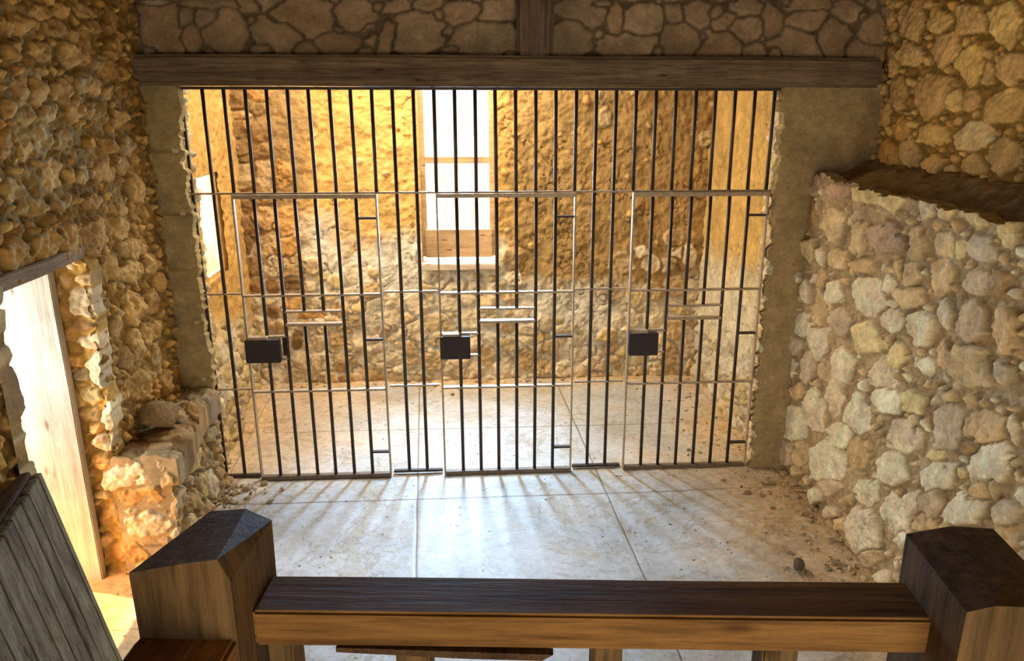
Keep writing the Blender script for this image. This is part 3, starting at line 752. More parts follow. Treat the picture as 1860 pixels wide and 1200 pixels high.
def bench_side(u, v):
    h, c = stone_field(u, v, BNs, 24, mortar=(0.38, 0.265, 0.13), depth=(0.015, 0.045), mort_rough=0.02, tint=(0.84, 0.78, 0.68))
    h = h + 0.075 * sstep(-0.25, -0.85, u) - 0.05 * sstep(0.45, 0.60, v) + 0.03 * (1 - sstep(0, 0.3, v))
    return h, c


wl.sheet((-0.01, 0, 0), (0, 1, 0), (0, 0, 1), (1, 0, 0), axis((-0.90, -0.06, 0.0062)), axis((-0.02, 0.56, 0.0062)), bench_side, skirt=0.16)
BTs = fill_stones([], -0.92, -0.05, -0.16, 0.10, (0.02, 0.10), 400, 12, 'tgtb')


def bench_top(u, v):        # u = y, v = x
    h, c = stone_field(u, v, BTs, 25, mortar=(0.34, 0.235, 0.115), depth=(0.008, 0.03), mort_rough=0.026, tint=(0.74, 0.68, 0.6))
    return h - 0.03 * sstep(-0.02, 0.06, v) + 0.02, c


wl.sheet((0, 0, 0.535), (0, 1, 0), (1, 0, 0), (0, 0, 1), axis((-0.905, -0.06, 0.008)), axis((-0.18, 0.0, 0.008), (0.0, 0.035, 0.007)), bench_top,
         skirt=0.10, jag=lambda u, v: (u, v + 0.075 * sstep(-0.25, -0.85, u) * (v + 0.18) / 0.2))
wl.box((-0.25, -0.84, -0.05), (-0.06, -0.03, 0.50), (0.45, 0.33, 0.17))
wl.finish('wall_left', M_RUBBLE)

# ---- front wall: two mud plastered piers, stonework over the beam
ADOBE = [0.30, 0.62, 0.93, 1.22, 1.50, 1.80]


def mud(uu, vv, seed, base, courses=True, spec=0.006):
    a = fbm(uu * 8, vv * 8, seed, 5)
    f = fbm(uu * 50, vv * 50, seed + 5, 4)
    h = 0.016 * a + spec * f
    c = np.array(base)[None, None] * (1 + 0.35 * a + 0.30 * f)[..., None]
    if courses:
        w = 0.02 * fbm(uu * 7, vv * 3, seed + 9, 3)
        d = np.min([np.abs(vv + w - k) for k in ADOBE], 0)
        h = h - 0.018 * (1 - sstep(0.002, 0.012, d)) * (uu < 1)
    return h, np.clip(c, 0.02, 0.9)


def ragged(side, amp, seed, u0, u1):
    def f(u, v):
        t = (u - u0) / (u1 - u0)
        w = sstep(0.6, 1.0, t) if side > 0 else sstep(0.4, 0.0, t)
        return u + w * amp * (2.0 * fbm(v * 12, v * 0 + 1, seed, 4) + 1.6 * fbm(v * 42, v * 0 + 1, seed + 3, 4)), v
    return f


wf = Masonry()
wf.sheet((0, -0.07, 0), (1, 0, 0), (0, 0, 1), (0, -1, 0), axis((-0.22, 0.0, 0.007)), axis((-0.02, 2.12, 0.0075)),
         lambda u, v: mud(u, v, 500, (0.47, 0.36, 0.175)), skirt=0.06, jag=ragged(1, 0.022, 520, -0.22, 0.0))
wf.sheet((0, -0.07, 0), (1, 0, 0), (0, 0, 1), (0, -1, 0), axis((2.975, 3.55, 0.0085)), axis((-0.02, 2.12, 0.0085)),
         lambda u, v: mud(u, v, 540, (0.43, 0.325, 0.165), False), skirt=0.06, jag=ragged(-1, 0.03, 560, 2.975, 3.55))
# jambs of the opening: rough pale rubble
JLs = fill_stones([], -0.07, 0.12, 0.0, 2.1, (0.014, 0.05), 900, 14, 'wwty')
wf.sheet((0.0, 0, 0), (0, 1, 0), (0, 0, 1), (1, 0, 0), axis((-0.065, 0.12, 0.006)), axis((-0.02, 2.10, 0.007)),
         lambda u, v: tuple(a if i else a - 0.028 for i, a in enumerate(stone_field(u, v, JLs, 26, mortar=(0.62, 0.50, 0.30), depth=(0.008, 0.026), mort_rough=0.02))), skirt=0.05)
wf.sheet((2.975, 0, 0), (0, 1, 0), (0, 0, 1), (-1, 0, 0), axis((-0.065, 0.12, 0.006)), axis((-0.02, 2.10, 0.007)),
         lambda u, v: tuple(a if i else a - 0.024 for i, a in enumerate(stone_field(u, v, JLs, 27, mortar=(0.62, 0.52, 0.34), depth=(0.008, 0.026), mort_rough=0.02))), skirt=0.05)
wf.box((-0.5, -0.04, -0.05), (-0.035, 0.12, 2.10), (0.62, 0.48, 0.28))
wf.box((3.01, -0.04, -0.05), (3.9, 0.12, 2.10), (0.62, 0.48, 0.28))
TPs = fill_stones(STONES['TP'], -0.3, 3.6, 2.24, 3.15, (0.02, 0.10), 2500, 15, 'q',
                  keep=lambda u, v: not (1.60 < u < 1.83))
wf.sheet((0, -0.02, 0), (1, 0, 0), (0, 0, 1), (0, -1, 0), axis((-0.24, 3.55, 0.0075)), axis((2.238, 2.60, 0.0075), (2.60, 3.2, 0.02)),
         lambda u, v: stone_field(u, v, TPs, 28, mortar=(0.17, 0.12, 0.075), depth=(0.012, 0.020), cols='q', cvar=0.10, flat=0.4, grow=1.34, warp=0.006,
                                  rough=0.5, mort_rough=0.006), skirt=0.06)
wf.box((-0.5, 0.0, 2.244), (3.9, 0.12, 3.2), (0.3, 0.22, 0.14))
wf.finish('wall_front', M_RUBBLE)

# ---- the cell: back, left and right walls
WIN = (1.03, 1.555, 0.885, 2.34)
CBs = fill_stones(STONES['CB'], -0.25, 3.1, 0.0, 0.95, (0.016, 0.075), 2600, 16, 'wwtty',
                  keep=lambda u, v: v < (0.80 if u < 1.7 else 0.52) + 0.14 * math.sin(u * 5.1) + 0.1 * math.sin(u * 13))
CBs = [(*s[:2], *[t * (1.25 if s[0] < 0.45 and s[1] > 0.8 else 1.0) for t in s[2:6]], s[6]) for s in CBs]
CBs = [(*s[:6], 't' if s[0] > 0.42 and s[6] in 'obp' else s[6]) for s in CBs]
CBs = fill_stones(CBs, 0.3, 3.1, 1.0, 2.3, (0.012, 0.03), 50, 18, 'oyt')


def cell_plaster(uu, vv, mc):
    n = fbm(uu * 3.2, vv * 3.2, 600, 4)
    f = fbm(uu * 24, vv * 10, 610, 4)
    lim = lerp(1.14, 0.66, sstep(1.3, 2.0, uu)) + 0.55 * n + 0.16 * sstep(2.75, 3.0, uu)
    t = sstep(-0.14, 0.14, vv - lim)[..., None]
    up_ = np.array((0.80, 0.475, 0.150))[None, None] * (1 + 0.45 * f + 0.25 * n)[..., None]
    br = np.array((0.50, 0.315, 0.118))[None, None] * (1 + 0.5 * f + 0.25 * n)[..., None]
    up_ = lerp(up_, br, sstep(1.5, 1.8, uu)[..., None])
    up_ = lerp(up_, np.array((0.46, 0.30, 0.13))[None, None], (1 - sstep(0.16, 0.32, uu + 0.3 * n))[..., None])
    lo_ = np.array((0.86, 0.77, 0.59))[None, None] * (1 + 0.35 * f)[..., None]
    return lerp(lo_, up_, t)


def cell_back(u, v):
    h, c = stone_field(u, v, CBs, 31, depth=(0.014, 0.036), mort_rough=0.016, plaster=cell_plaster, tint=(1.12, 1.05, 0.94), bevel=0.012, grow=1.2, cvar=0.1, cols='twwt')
    h = h + 0.010 * fbm(u * 45, v * 14, 627, 3) * sstep(1.3, 1.7, u) + 0.030 * fbm(u * 7, v * 7, 620, 4) + 0.014 * fbm(u * 14 + v * 9, v * 30 - u * 12, 625, 4)
    crack = np.abs(fbm(u * 5 + 0.4 * v, v * 3.2, 630, 4))
    h = h - 0.018 * (1 - sstep(0.0, 0.010, crack)) * (fbm(u * 2, v * 2, 640, 2) > -0.04)
    return h, c


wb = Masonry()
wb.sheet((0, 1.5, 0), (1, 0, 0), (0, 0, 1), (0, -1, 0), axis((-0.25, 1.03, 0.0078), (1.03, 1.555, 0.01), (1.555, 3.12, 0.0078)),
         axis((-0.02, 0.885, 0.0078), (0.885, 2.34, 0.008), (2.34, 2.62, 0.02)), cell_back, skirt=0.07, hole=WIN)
for lo, hi in (((-0.6, 1.54, -0.05), (1.03, 1.86, 2.7)), ((1.555, 1.54, -0.05), (3.5, 1.86, 2.7)), ((1.03, 1.54, -0.05), (1.555, 1.86, 0.885)), ((1.03, 1.54, 2.34), (1.555, 1.86, 2.7))):
    wb.box(lo, hi, (0.74, 0.52, 0.24))
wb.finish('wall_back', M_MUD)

CWIN = (0.645, 1.06, 0.965, 1.60)
CLs = fill_stones([], 0.1, 1.5, 0.0, 0.95, (0.018, 0.085), 1200, 19, 'wwtyt', keep=lambda u, v: v < 0.82 - 0.25 * u + 0.1 * math.sin(u * 17))


def cell_left(u, v):
    def pl(uu, vv, mc):
        n = fbm(uu * 3.5, vv * 3.5, 700, 4)
        f = fbm(uu * 20, vv * 20, 710, 4)
        t = sstep(-0.12, 0.12, vv - 0.80 + 0.2 * uu + 0.4 * n)[..., None]
        return lerp(np.array((0.76, 0.62, 0.38))[None, None] * (1 + 0.4 * f)[..., None],
                    np.array((0.74, 0.46, 0.15))[None, None] * (1 + 0.5 * f + 0.3 * n)[..., None], t)
    h, c = stone_field(u, v, CLs, 32, depth=(0.015, 0.045), mort_rough=0.018, plaster=pl)
    return h + 0.02 * fbm(u * 7, v * 7, 720, 4) + 0.10 * (1 - sstep(0.35, 0.85, v)) * (1 - sstep(0.5, 1.2, u)), c


wcl = Masonry()
wcl.sheet((-0.2, 0, 0), (0, 1, 0), (0, 0, 1), (1, 0, 0), axis((0.10, 1.53, 0.009)), axis((-0.02, 0.965, 0.009), (0.965, 1.60, 0.009), (1.60, 2.62, 0.011)),
          cell_left, skirt=0.06, hole=CWIN)
for lo, hi in (((-0.26, 0.12, -0.05), (-0.225, 0.645, 2.7)), ((-0.26, 1.06, -0.05), (-0.225, 1.86, 2.7)), ((-0.26, 0.645, -0.05), (-0.225, 1.06, 0.965)), ((-0.26, 0.645, 1.60), (-0.225, 1.06, 2.7)),
               ((-0.52, 0.12, -0.05), (-0.26, 0.50, 2.7)), ((-0.52, 1.50, -0.05), (-0.26, 1.86, 2.7)), ((-0.52, 0.50, -0.05), (-0.26, 1.50, 0.80)), ((-0.52, 0.50, 1.62), (-0.26, 1.50, 2.7))):
    wcl.box(lo, hi, (0.72, 0.48, 0.2))
wcl.finish('wall_cell_left', M_MUD)

CRs = fill_stones([], 0.1, 1.5, 0.0, 0.9, (0.018, 0.08), 700, 20, 'wwty', keep=lambda u, v: v < 0.5 + 0.1 * math.sin(u * 9))


def cell_right(u, v):
    def pl(uu, vv, mc):
        n = fbm(uu * 3.5, vv * 3.5, 800, 4)
        f = fbm(uu * 20, vv * 20, 810, 4)
        t = sstep(-0.2, 0.2, vv - 0.95 + 0.5 * n)[..., None]
        return lerp(np.array((0.80, 0.70, 0.48))[None, None] * (1 + 0.3 * f)[..., None],
                    np.array((0.72, 0.46, 0.15))[None, None] * (1 + 0.5 * f + 0.3 * n)[..., None], t)
    h, c = stone_field(u, v, CRs, 33, depth=(0.012, 0.035), mort_rough=0.016, plaster=pl)
    return h + 0.045 * fbm(u * 6, v * 6, 820, 5) - 0.02 * (1 - sstep(0, 0.012, np.abs(fbm(u * 6, v * 4, 830, 4)))), c


wcr = Masonry()
wcr.sheet((3.07, 0, 0), (0, 1, 0), (0, 0, 1), (-1, 0, 0), axis((0.10, 1.53, 0.009)), axis((-0.02, 2.62, 0.009)), cell_right, skirt=0.06)
wcr.box((3.105, 0.1, -0.05), (3.5, 1.86, 2.7), (0.7, 0.5, 0.22))
wcr.finish('wall_cell_right', M_MUD)

# ---- rear wall with a wide doorway, ceilings
wq = Masonry()
wq.box((-0.56, -6.0, -0.05), (0.7, -5.6, 3.2), (0.5, 0.36, 0.18))
wq.box((3.1, -6.0, -0.05), (3.9, -5.6, 3.2), (0.5, 0.36, 0.18))
wq.box((0.7, -6.0, 2.4), (3.1, -5.6, 3.2), (0.5, 0.36, 0.18))
wq.finish('wall_rear', M_RUBBLE)
ce = Masonry()
ce.box((-0.6, -6.1, 3.2), (3.95, 0.14, 3.36), (1, 1, 1))
for lo, hi in (((-0.6, 0.12, 2.62), (0.2, 1.9, 2.70)), ((2.4, 0.12, 2.62), (3.6, 1.9, 2.70)), ((0.2, 0.12, 2.62), (2.4, 0.40, 2.70)), ((0.2, 1.30, 2.62), (2.4, 1.9, 2.70))):  # gap left over the cell for the added fill lamp
    ce.box(lo, hi, (1, 1, 1))
ce.box((-0.1, 0.2, 2.98), (2.7, 1.7, 3.04), (1, 1, 1))  # unseen slab added above the gap to block the sun
ce.finish('ceiling', M_CEIL)

# ================================================================ things
class Bm:
    """collects shapes and links them as ONE mesh object"""

    def __init__(self):
        self.b = bmesh.new()

    def box(self, lo, hi, bev=0.0, rot=None, jit=0.0, seed=0):
        r = bmesh.ops.create_cube(self.b, size=1.0)
        vs = r['verts']
        R = random.Random(seed)
        for v in vs:
            v.co = Vector([lerp(lo[i], hi[i], v.co[i] + 0.5) + R.uniform(-jit, jit) for i in range(3)])
        if bev > 0:
            es = list({e for v in vs for e in v.link_edges})
            bmesh.ops.bevel(self.b, geom=es, offset=bev, segments=2, affect='EDGES', clamp_overlap=True)
        return self

    def rod(self, p0, p1, r, seg=12):
        p0, p1 = Vector(p0), Vector(p1)
        d = p1 - p0
        m = d.to_track_quat('Z', 'Y').to_matrix().to_4x4()
        m.translation = (p0 + p1) / 2
        bmesh.ops.create_cone(self.b, cap_ends=True, segments=seg, radius1=r, radius2=r, depth=d.length, matrix=m)
        return self

    def hull(self, pts, bev=0.0):
        vs = [self.b.verts.new(p) for p in pts]
        r = bmesh.ops.convex_hull(self.b, input=vs)
        if bev > 0:
            es = list({e for v in vs if v.is_valid for e in v.link_edges})
            bmesh.ops.bevel(self.b, geom=es, offset=bev, segments=2, affect='EDGES', clamp_overlap=True)
        return self

    def wobble(self, amp, scale, cuts=0, seed=0, long_only=True):
        if cuts:
            for _ in range(cuts):
                L = sum(e.calc_length() for e in self.b.edges) / max(1, len(self.b.edges))
                es = [e for e in self.b.edges if e.calc_length() > L * 0.9]
                bmesh.ops.subdivide_edges(self.b, edges=es, cuts=1, use_grid_fill=True)
        bmesh.ops.triangulate(self.b, faces=[f for f in self.b.faces if len(f.verts) > 4])
        from mathutils import noise as mn
        for v in self.b.verts:
            q = Vector((v.co.x * scale[0], v.co.y * scale[1], v.co.z * scale[2])) + Vector((seed * 3.1, seed * 1.7, 0))
            v.co += mn.noise_vector(q) * amp
        return self

    def build(self, name, mat, parent=None, smooth=False, **kw):
        bmesh.ops.recalc_face_normals(self.b, faces=self.b.faces)
        me = bpy.data.meshes.new(name)
        self.b.to_mesh(me)
        self.b.free()
        if smooth:
            for p in me.polygons:
                p.use_smooth = True
        me.materials.append(mat)
        o = bpy.data.objects.new(name, me)
        col.objects.link(o)
        if parent:
            o.parent = parent
        return tag(o, **kw)


# ---- door opening in the left wall
d1 = empty('door_1', (-0.35, -1.2, 0), kind='structure')


def loc(b, parent):
    o = parent.matrix_basis.translation
    for v in b.b.verts:
        v.co -= o
    return b


loc(Bm().box((-0.52, -0.955, 0.0), (-0.255, -0.912, 1.45), 0.004).wobble(0.003, (3, 3, 3), 3), d1).build('jamb', M_JAMB, d1)
loc(Bm().box((-0.56, -1.60, 1.440), (-0.13, -0.845, 1.492), 0.004).wobble(0.004, (3, 3, 3), 3, 2), d1).build('lintel', M_LINT, d1)

# ---- windows
w1 = empty('window_1', (1.29, 1.62, 0.885), kind='structure')
b = Bm()
for x0, x1 in ((1.03, 1.068), (1.517, 1.555)):
    b.box((x0, 1.60, 0.93), (x1, 1.66, 2.34), 0.003)
b.box((1.03, 1.60, 2.30), (1.555, 1.66, 2.34), 0.003)
loc(b, w1).build('frame', M_WINW, w1)
loc(Bm().box((1.06, 1.59, 1.600), (1.525, 1.655, 1.645), 0.003), w1).build('meeting_rail', M_WINW, w1)
loc(Bm().box((1.05, 1.585, 0.925), (1.535, 1.66, 1.130), 0.004), w1).build('bottom_panel', M_WINW, w1)
loc(Bm().box((1.00, 1.445, 0.858), (1.575, 1.66, 0.905), 0.006).wobble(0.003, (4, 4, 4), 2), w1).build('sill', mat_wood('pale_sill_wood', (0.50, 0.36, 0.24), (0.68, 0.53, 0.38), (0.78, 0.66, 0.52), 0, 0.7, contrast=0.5), w1)
for x in (1.195, 1.31, 1.40):
    loc(Bm().box((x - 0.004, 1.70, 1.12), (x + 0.004, 1.708, 2.32)), w1).build('muntin', M_WINW, w1)
for z0, z1 in ((1.13, 1.600), (1.645, 2.30)):
    loc(Bm().box((1.066, 1.628, z0), (1.519, 1.632, z1)), w1).build('pane', M_GLASS, w1)

w2 = empty('window_2', (-0.25, 0.85, 0.965), kind='structure')
b = Bm()
b.box((-0.262, 0.645, 0.965), (-0.232, 0.660, 1.60), 0.003).box((-0.262, 1.045, 0.965), (-0.232, 1.06, 1.60), 0.003)
b.box((-0.262, 0.66, 0.965), (-0.232, 1.045, 0.980), 0.003).box((-0.262, 0.66, 1.585), (-0.232, 1.045, 1.60), 0.003)
loc(b, w2).build('frame', M_WINW, w2)
loc(Bm().box((-0.252, 0.67, 0.985), (-0.248, 1.035, 1.575)), w2).build('pane', M_GLASS, w2)

# ---- beam over the opening and the stub post on it
bm = Bm().box((-0.205, -0.125, 2.101), (3.435, 0.11, 2.242), 0.014)
bm.wobble(0.005, (1.2, 4, 4), 5, 5)
bm.build('lintel_beam', M_BEAM, kind='thing', label='long rough dark timber beam spanning above the barred front', cat='beam')
pm = Bm().box((1.63, -0.118, 2.244), (1.80, -0.030, 3.19), 0.014)
pm.wobble(0.007, (6, 6, 2), 4, 9)
pm.build('timber_post', M_POSTW, kind='thing', label='short vertical timber post standing on the beam amid the stonework', cat='post')

# ================================================================ barred front
S = 0.1016
ZT, Z1, Z2, Z3, Z0 = 2.092, 1.584, 1.067, 0.537, 0.030
RB = 0.0092
rng = random.Random(4)
gr = empty('barred_screen', (1.475, 0, 0), kind='thing', label='fixed dark iron bar screen filling the opening under the beam, framing three gates', cat='cell bars')
DOORS = [(2, 9), (12, 19), (22, 29)]
free = [0, 1, 10, 11, 20, 21]
B_ = lambda: Bm()


def bar(x, z0, z1, parent, y=0.0, r=RB, mat=None):
    w = rng.uniform(-0.0015, 0.0015)
    loc(Bm().rod((x + w, y, z0), (x - w, y, z1), r), parent).build('bar', mat or M_IRON, parent, True)


def rail(x0, x1, z, parent, y=0.0, hz=0.010, dy=0.026, mat=None, name='rail'):
    loc(Bm().box((x0, y - dy / 2, z - hz / 2), (x1, y + dy / 2, z + hz / 2), 0.002), parent).build(name, mat or M_IRON, parent)


for k in range(30):
    bar(k * S, Z0 if k in free else Z1, ZT + 0.004, gr)
rail(-0.03, 2.975, ZT, gr, hz=0.014, dy=0.03)
rail(-0.03, 2.975, Z1, gr, hz=0.009, dy=0.026, mat=M_IRONLIT)
for (a, c_) in ((-0.3, 1.86), (9.14, 11.86), (19.14, 21.86)):
    for z in (Z2, Z3):
        rail(a * S, c_ * S, z - 0.003, gr, mat=M_IRONLIT, dy=0.022, hz=0.009)
    rail(a * S, c_ * S, Z0 - 0.012, gr, hz=0.014, mat=M_IRON)


def gate(k0, k1, label, box_w):
    x0, x1 = k0 * S, k1 * S
    g = empty('cell_gate', (x0, -0.02, 0), kind='thing', label=label, cat='gate', group='barred cell gates')
    yy = -0.030
    for k in range(k0 + 1, k1):
        if k - k0 in (3, 4):
            bar(k * S, 0.972, Z1 - 0.02, g, yy)
            bar(k * S, 0.012, 0.905, g, yy)
        else:
            bar(k * S, 0.012, Z1 - 0.02, g, yy)
    for x, w in ((x0, 0.0085), (x1, 0.0085)):
        loc(Bm().box((x - w / 2, yy - 0.016, 0.006), (x + w / 2, yy + 0.016, 1.582), 0.0015), g).build('stile', M_IRONLIT, g)
    e = 0.003
    loc(Bm().box((x0, yy - 0.017, 1.561), (x1, yy + 0.017, 1.581), 0.002), g).build('top_rail', M_IRONLIT, g)
    loc(Bm().box((x0, yy - 0.017, 0.004), (x1, yy + 0.017, 0.026), 0.002), g).build('bottom_rail', M_IRONM, g)
    for z in (1.060, 0.528):
        loc(Bm().box((x0 + e, yy - 0.016, z - 0.005), (x1 - e, yy + 0.016, z + 0.005), 0.0015), g).build('rail', M_IRONLIT, g)
    # food slot between the third and sixth bars
    sa, sb = (k0 + 2) * S, (k0 + 5) * S
    loc(Bm().box((sa + e, yy - 0.017, 0.968), (sb - e, yy + 0.017, 0.977), 0.0015), g).build('slot_rail', M_IRONLIT, g)
    loc(Bm().box((sa + e, yy - 0.024, 0.896), (sb - e, yy + 0.020, 0.909), 0.0015), g).build('slot_shelf', M_IRONLIT, g)
    # lock case with its two straps
    lx = x0 - 0.004
    lb = loc(Bm().box((lx, yy - 0.058, 0.708), (lx + box_w, yy - 0.012, 0.832), 0.003), g).build('lock_box', M_LOCK, g)
    loc(Bm().box((lx + 0.015, yy - 0.050, 0.830), (lx + box_w * 0.65, yy - 0.010, 0.846), 0.002), g).build('lock_lid', M_IRONLIT, lb)
    for z in (0.836, 0.712):
        loc(Bm().box((x0 + 0.004, yy - 0.012, z - 0.004), (x0 + 2 * S, yy + 0.012, z + 0.005), 0.0015), g).build('lock_strap', M_IRONLIT, g)
    # hinge straps at the far stile
    for z in (1.460, 0.811, 0.155):
        loc(Bm().box((x1 - S + 0.004, yy - 0.012, z - 0.006), (x1 + 0.004, yy + 0.012, z + 0.005), 0.0015), g).build('hinge_strap', M_IRON, g)
    return g


g1 = gate(2, 9, 'barred iron gate nearest the left pier, its lock box wider than the others', 0.178)
plate = loc(Bm().box((2 * S + 0.172, -0.012, 0.722), (4 * S - 0.006, -0.004, 0.83), 0.002), g1).build('back_plate', M_LOCK, g1)
gate(12, 19, 'middle barred iron gate, in front of the bright sash window', 0.160)
gate(22, 29, 'barred iron gate hinged beside the plastered right pier', 0.160)

# ================================================================ foreground railing
rl = empty('timber_railing', (1.11, -3.16, 0), math.radians(-4.9), kind='thing',
           label='brown stained timber railing with chunky cut posts in the foreground', cat='railing')


def lbuild(b, name, mat, parent=rl, **kw):
    return b.build(name, mat, parent, **kw)


def stump(lo, hi, top):
    P = [(x, y, 0.0) for x in (lo[0], hi[0]) for y in (lo[1], hi[1])]
    return Bm().hull(P + top).wobble(0.003, (6, 6, 4), 4, len(top))


b = stump((-0.124, -0.050), (0.0, 0.100), [(-0.124, -0.05, 1.500), (-0.085, 0.100, 1.500), (-0.035, 0.100, 1.505), (0.0, 0.100, 1.488),
                                           (-0.012, -0.05, 1.520), (0.0, -0.046, 1.488), (-0.05, -0.05, 1.514), (-0.124, 0.06, 1.478)])
lbuild(b, 'post', M_RAILZ)
b = stump((0.890, -0.066), (1.016, 0.098), [(0.892, 0.098, 1.478), (0.953, 0.098, 1.492), (1.012, 0.098, 1.488), (0.893, -0.066, 1.470), (0.925, -0.066, 1.479),
                                            (0.985, 0.0, 1.491), (1.016, -0.066, 1.476), (0.890, 0.02, 1.462)])
lbuild(b, 'post', M_RAILZ)
b = Bm().box((0.0, 0.0, 1.356), (0.895, 0.084, 1.41), 0.004).wobble(0.0022, (2, 8, 8), 5, 3)
hr = lbuild(b, 'handrail', M_RAILX)
b = Bm().hull([(0.11, -0.004, 1.358), (0.11, 0.006, 1.358), (0.40, -0.006, 1.353), (0.40, 0.006, 1.354), (0.11, -0.003, 1.350), (0.28, -0.005, 1.344), (0.28, 0.004, 1.345), (0.385, -0.006, 1.343)])
lbuild(b, 'splinter', M_DARKW, label='dark splinter peeling from the handrail')
b = Bm().box((-0.128, -1.35, 1.352), (0.0, -0.046, 1.405), 0.005).wobble(0.002, (8, 2, 8), 5, 6)
lbuild(b, 'handrail', M_RAILY)
for x0, x1 in ((0.012, 0.046), (0.186, 0.232), (0.452, 0.494), (0.682, 0.730)):
    lbuild(Bm().box((x0, 0.012, 0.40), (x1, 0.060, 1.362), 0.003), 'baluster', M_RAILZ)
lbuild(Bm().box((0.0, 0.006, 0.34), (0.895, 0.076, 0.40), 0.004), 'bottom_rail', M_RAILX)

# ================================================================ leaning plank panel
P1 = Vector((-0.03, -1.62045, 0.87015))
DD = Vector((0.15467, 0.06611, -0.98575))
EE = Vector((0.20954, -0.97725, -0.03266))
NN = DD.cross(EE).normalized()            # away from the room
pp = empty('plank_panel', (0.06, -1.9, 0), kind='thing', label='weathered grey board panel leaning by the doorway, thick dark top end', cat='panel')
wds = [0.034, 0.110, 0.058, 0.098, 0.075, 0.12, 0.1, 0.1]
s = 0.0
R2 = random.Random(3)
for i, w in enumerate(wds):
    g_ = 0.0035
    t0, t1 = R2.uniform(0.0, 0.006), 0.868
    o_ = R2.uniform(0, 0.004)
    L = []
    for a in (t0, t1):
        for c_ in (s + g_, s + w - g_):
            q = P1 + DD * a + EE * c_
            if a == t1:
                q = q - DD * ((q.z) / DD.z) if False else q
            L += [q + NN * o_, q + NN * 0.030]
    L = [Vector((q.x, q.y, max(q.z, 0.0))) for q in L]
    loc(Bm().hull(L, 0.003), pp).build('plank', M_GREY, pp)
    s += w
SW = s
L = []
for e_, t in ((0.006, 0.034), (SW, 0.15)):
    for a in (-0.012, 0.05):
        L += [P1 + EE * e_ + DD * a + NN * 0.031, P1 + EE * e_ + DD * a + NN * (0.031 + t)]
loc(Bm().hull(L, 0.003), pp).build('end_block', M_DARKW, pp, label='dark brown top end')

# ================================================================ loose stones
def rock(name, loc_, size, seed, c, **kw):
    R = np.random.RandomState(seed)
    b = bmesh.new()
    bmesh.ops.create_icosphere(b, subdivisions=3, radius=1.0)
    dirs = [Vector(v).normalized() for v in R.randn(9, 3)]
    cut = R.uniform(0.55, 0.9, 9)
    from mathutils import noise as mn
    for v in b.verts:
        p = v.co.normalized()
        k = min([1.0] + [cut[i] / max(1e-3, p.dot(dirs[i])) for i in range(9) if p.dot(dirs[i]) > 0.2])
        k *= 1 + 0.10 * mn.noise(p * 3 + Vector((seed, 0, 0)))
        v.co = Vector((p.x * k * size[0], p.y * k * size[1], p.z * k * size[2]))
    zmin = min(v.co.z for v in b.verts)
    for v in b.verts:
        v.co.z -= zmin
    me = bpy.data.meshes.new(name)
    b.to_mesh(me)
    b.free()
    a = me.attributes.new('Col', 'FLOAT_COLOR', 'POINT')
    a.data.foreach_set('color', np.tile(np.array((*c, 1), np.float32), len(me.vertices)))
    me.materials.append(M_ROCK)
    o = bpy.data.objects.new(name, me)
    o.location = loc_
    o.rotation_euler = (0, 0, R.uniform(0, 6.28))
    col.objects.link(o)
    return tag(o, **kw)


rock('rock', (2.845, -1.075, 0.012), (0.040, 0.030, 0.026), 3, (0.17, 0.13, 0.085), kind='thing', label='small dark rock lying alone on the dusty floor', cat='rock')
rock('stone_block', (-0.06, -0.60, 0.565), (0.10, 0.11, 0.085), 8, (0.34, 0.23, 0.12), kind='thing', label='brown stone block sitting on the rubble bench by the left wall', cat='stone')


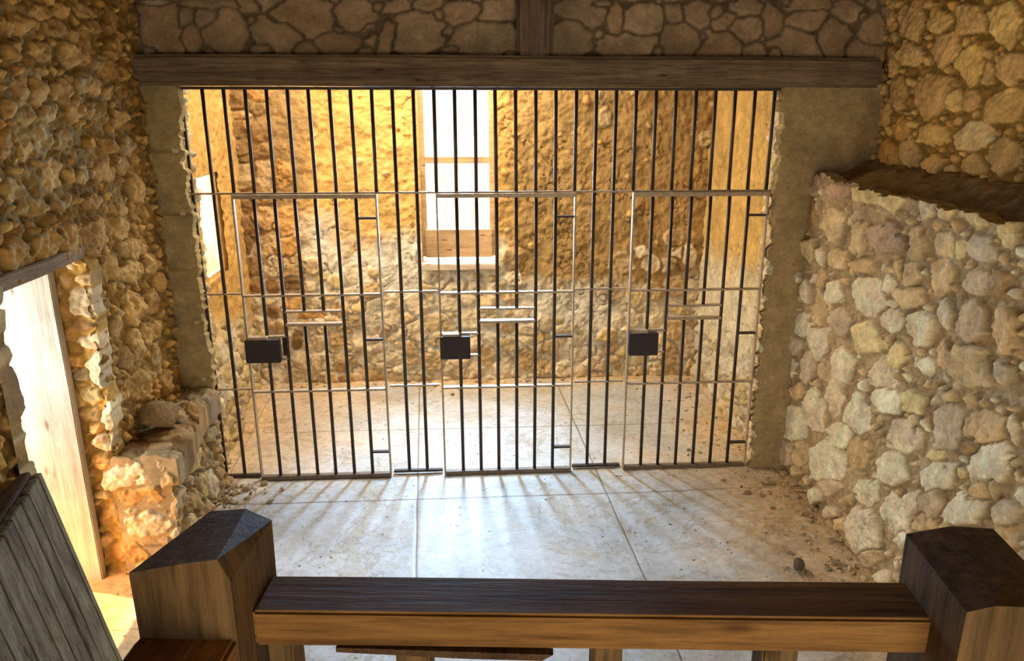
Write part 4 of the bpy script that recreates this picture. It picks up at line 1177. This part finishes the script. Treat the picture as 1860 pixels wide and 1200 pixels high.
def scatter(name, n, region, sizes, seed, palette, **kw):
    """loose chips too many to count: one object"""
    R = np.random.RandomState(seed)
    V, F, C = [], [], []
    base = bmesh.new()
    bmesh.ops.create_icosphere(base, subdivisions=1, radius=1.0)
    bv = np.array([v.co[:] for v in base.verts])
    bf = np.array([[v.index for v in f.verts] for f in base.faces])
    base.free()
    off = 0
    for i in range(n):
        x, y = region(R)
        s = sizes[0] + (sizes[1] - sizes[0]) * R.rand() ** 3
        q = bv * (1 + 0.3 * R.randn(len(bv), 1)) * np.array((1, R.uniform(0.6, 1), R.uniform(0.4, 0.7))) * s
        a = R.uniform(0, 6.28)
        q = q @ np.array([[math.cos(a), math.sin(a), 0], [-math.sin(a), math.cos(a), 0], [0, 0, 1]])
        V.append(q + np.array((x, y, s * 0.2 + 0.008)))
        F.append(bf + off)
        off += len(bv)
        C.append(np.tile(np.array((*palette[R.randint(len(palette))], 1.0)) * np.array([*(R.uniform(0.75, 1.2),) * 3, 1]), (len(bv), 1)))
    V, F, C = np.concatenate(V), np.concatenate(F), np.concatenate(C)
    me = bpy.data.meshes.new(name)
    me.from_pydata(V.tolist(), [], F.tolist())
    a = me.attributes.new('Col', 'FLOAT_COLOR', 'POINT')
    a.data.foreach_set('color', C.astype(np.float32).ravel())
    me.materials.append(M_ROCK)
    o = bpy.data.objects.new(name, me)
    col.objects.link(o)
    return tag(o, kind='stuff', **kw)


def reg_right(R):
    y = R.uniform(-1.5, -0.1)
    return 3.15 - abs(R.randn()) * 0.16 - 0.0, y


def reg_left(R):
    y = R.uniform(-0.34, -0.09)
    return 0.02 + abs(R.randn()) * 0.10, y


def reg_cell(R):
    if R.rand() < 0.5:
        return R.uniform(0.0, 3.0), 1.46 - abs(R.randn()) * 0.07
    return 3.0 - abs(R.randn()) * 0.22, R.uniform(0.1, 1.4)


TAN = [(0.62, 0.50, 0.32), (0.50, 0.38, 0.23), (0.36, 0.26, 0.15)]
scatter('rubble', 420, reg_right, (0.003, 0.022), 61, TAN, label='pale stone chips and grit strewn along the foot of the right wall', cat='rubble')
scatter('rubble', 160, reg_left, (0.003, 0.020), 62, TAN, label='stone chips heaped at the bottom corner of the left pier', cat='rubble')
scatter('rubble', 300, reg_cell, (0.003, 0.016), 63, TAN, label='grit lying on the cell floor along the inner walls', cat='rubble')
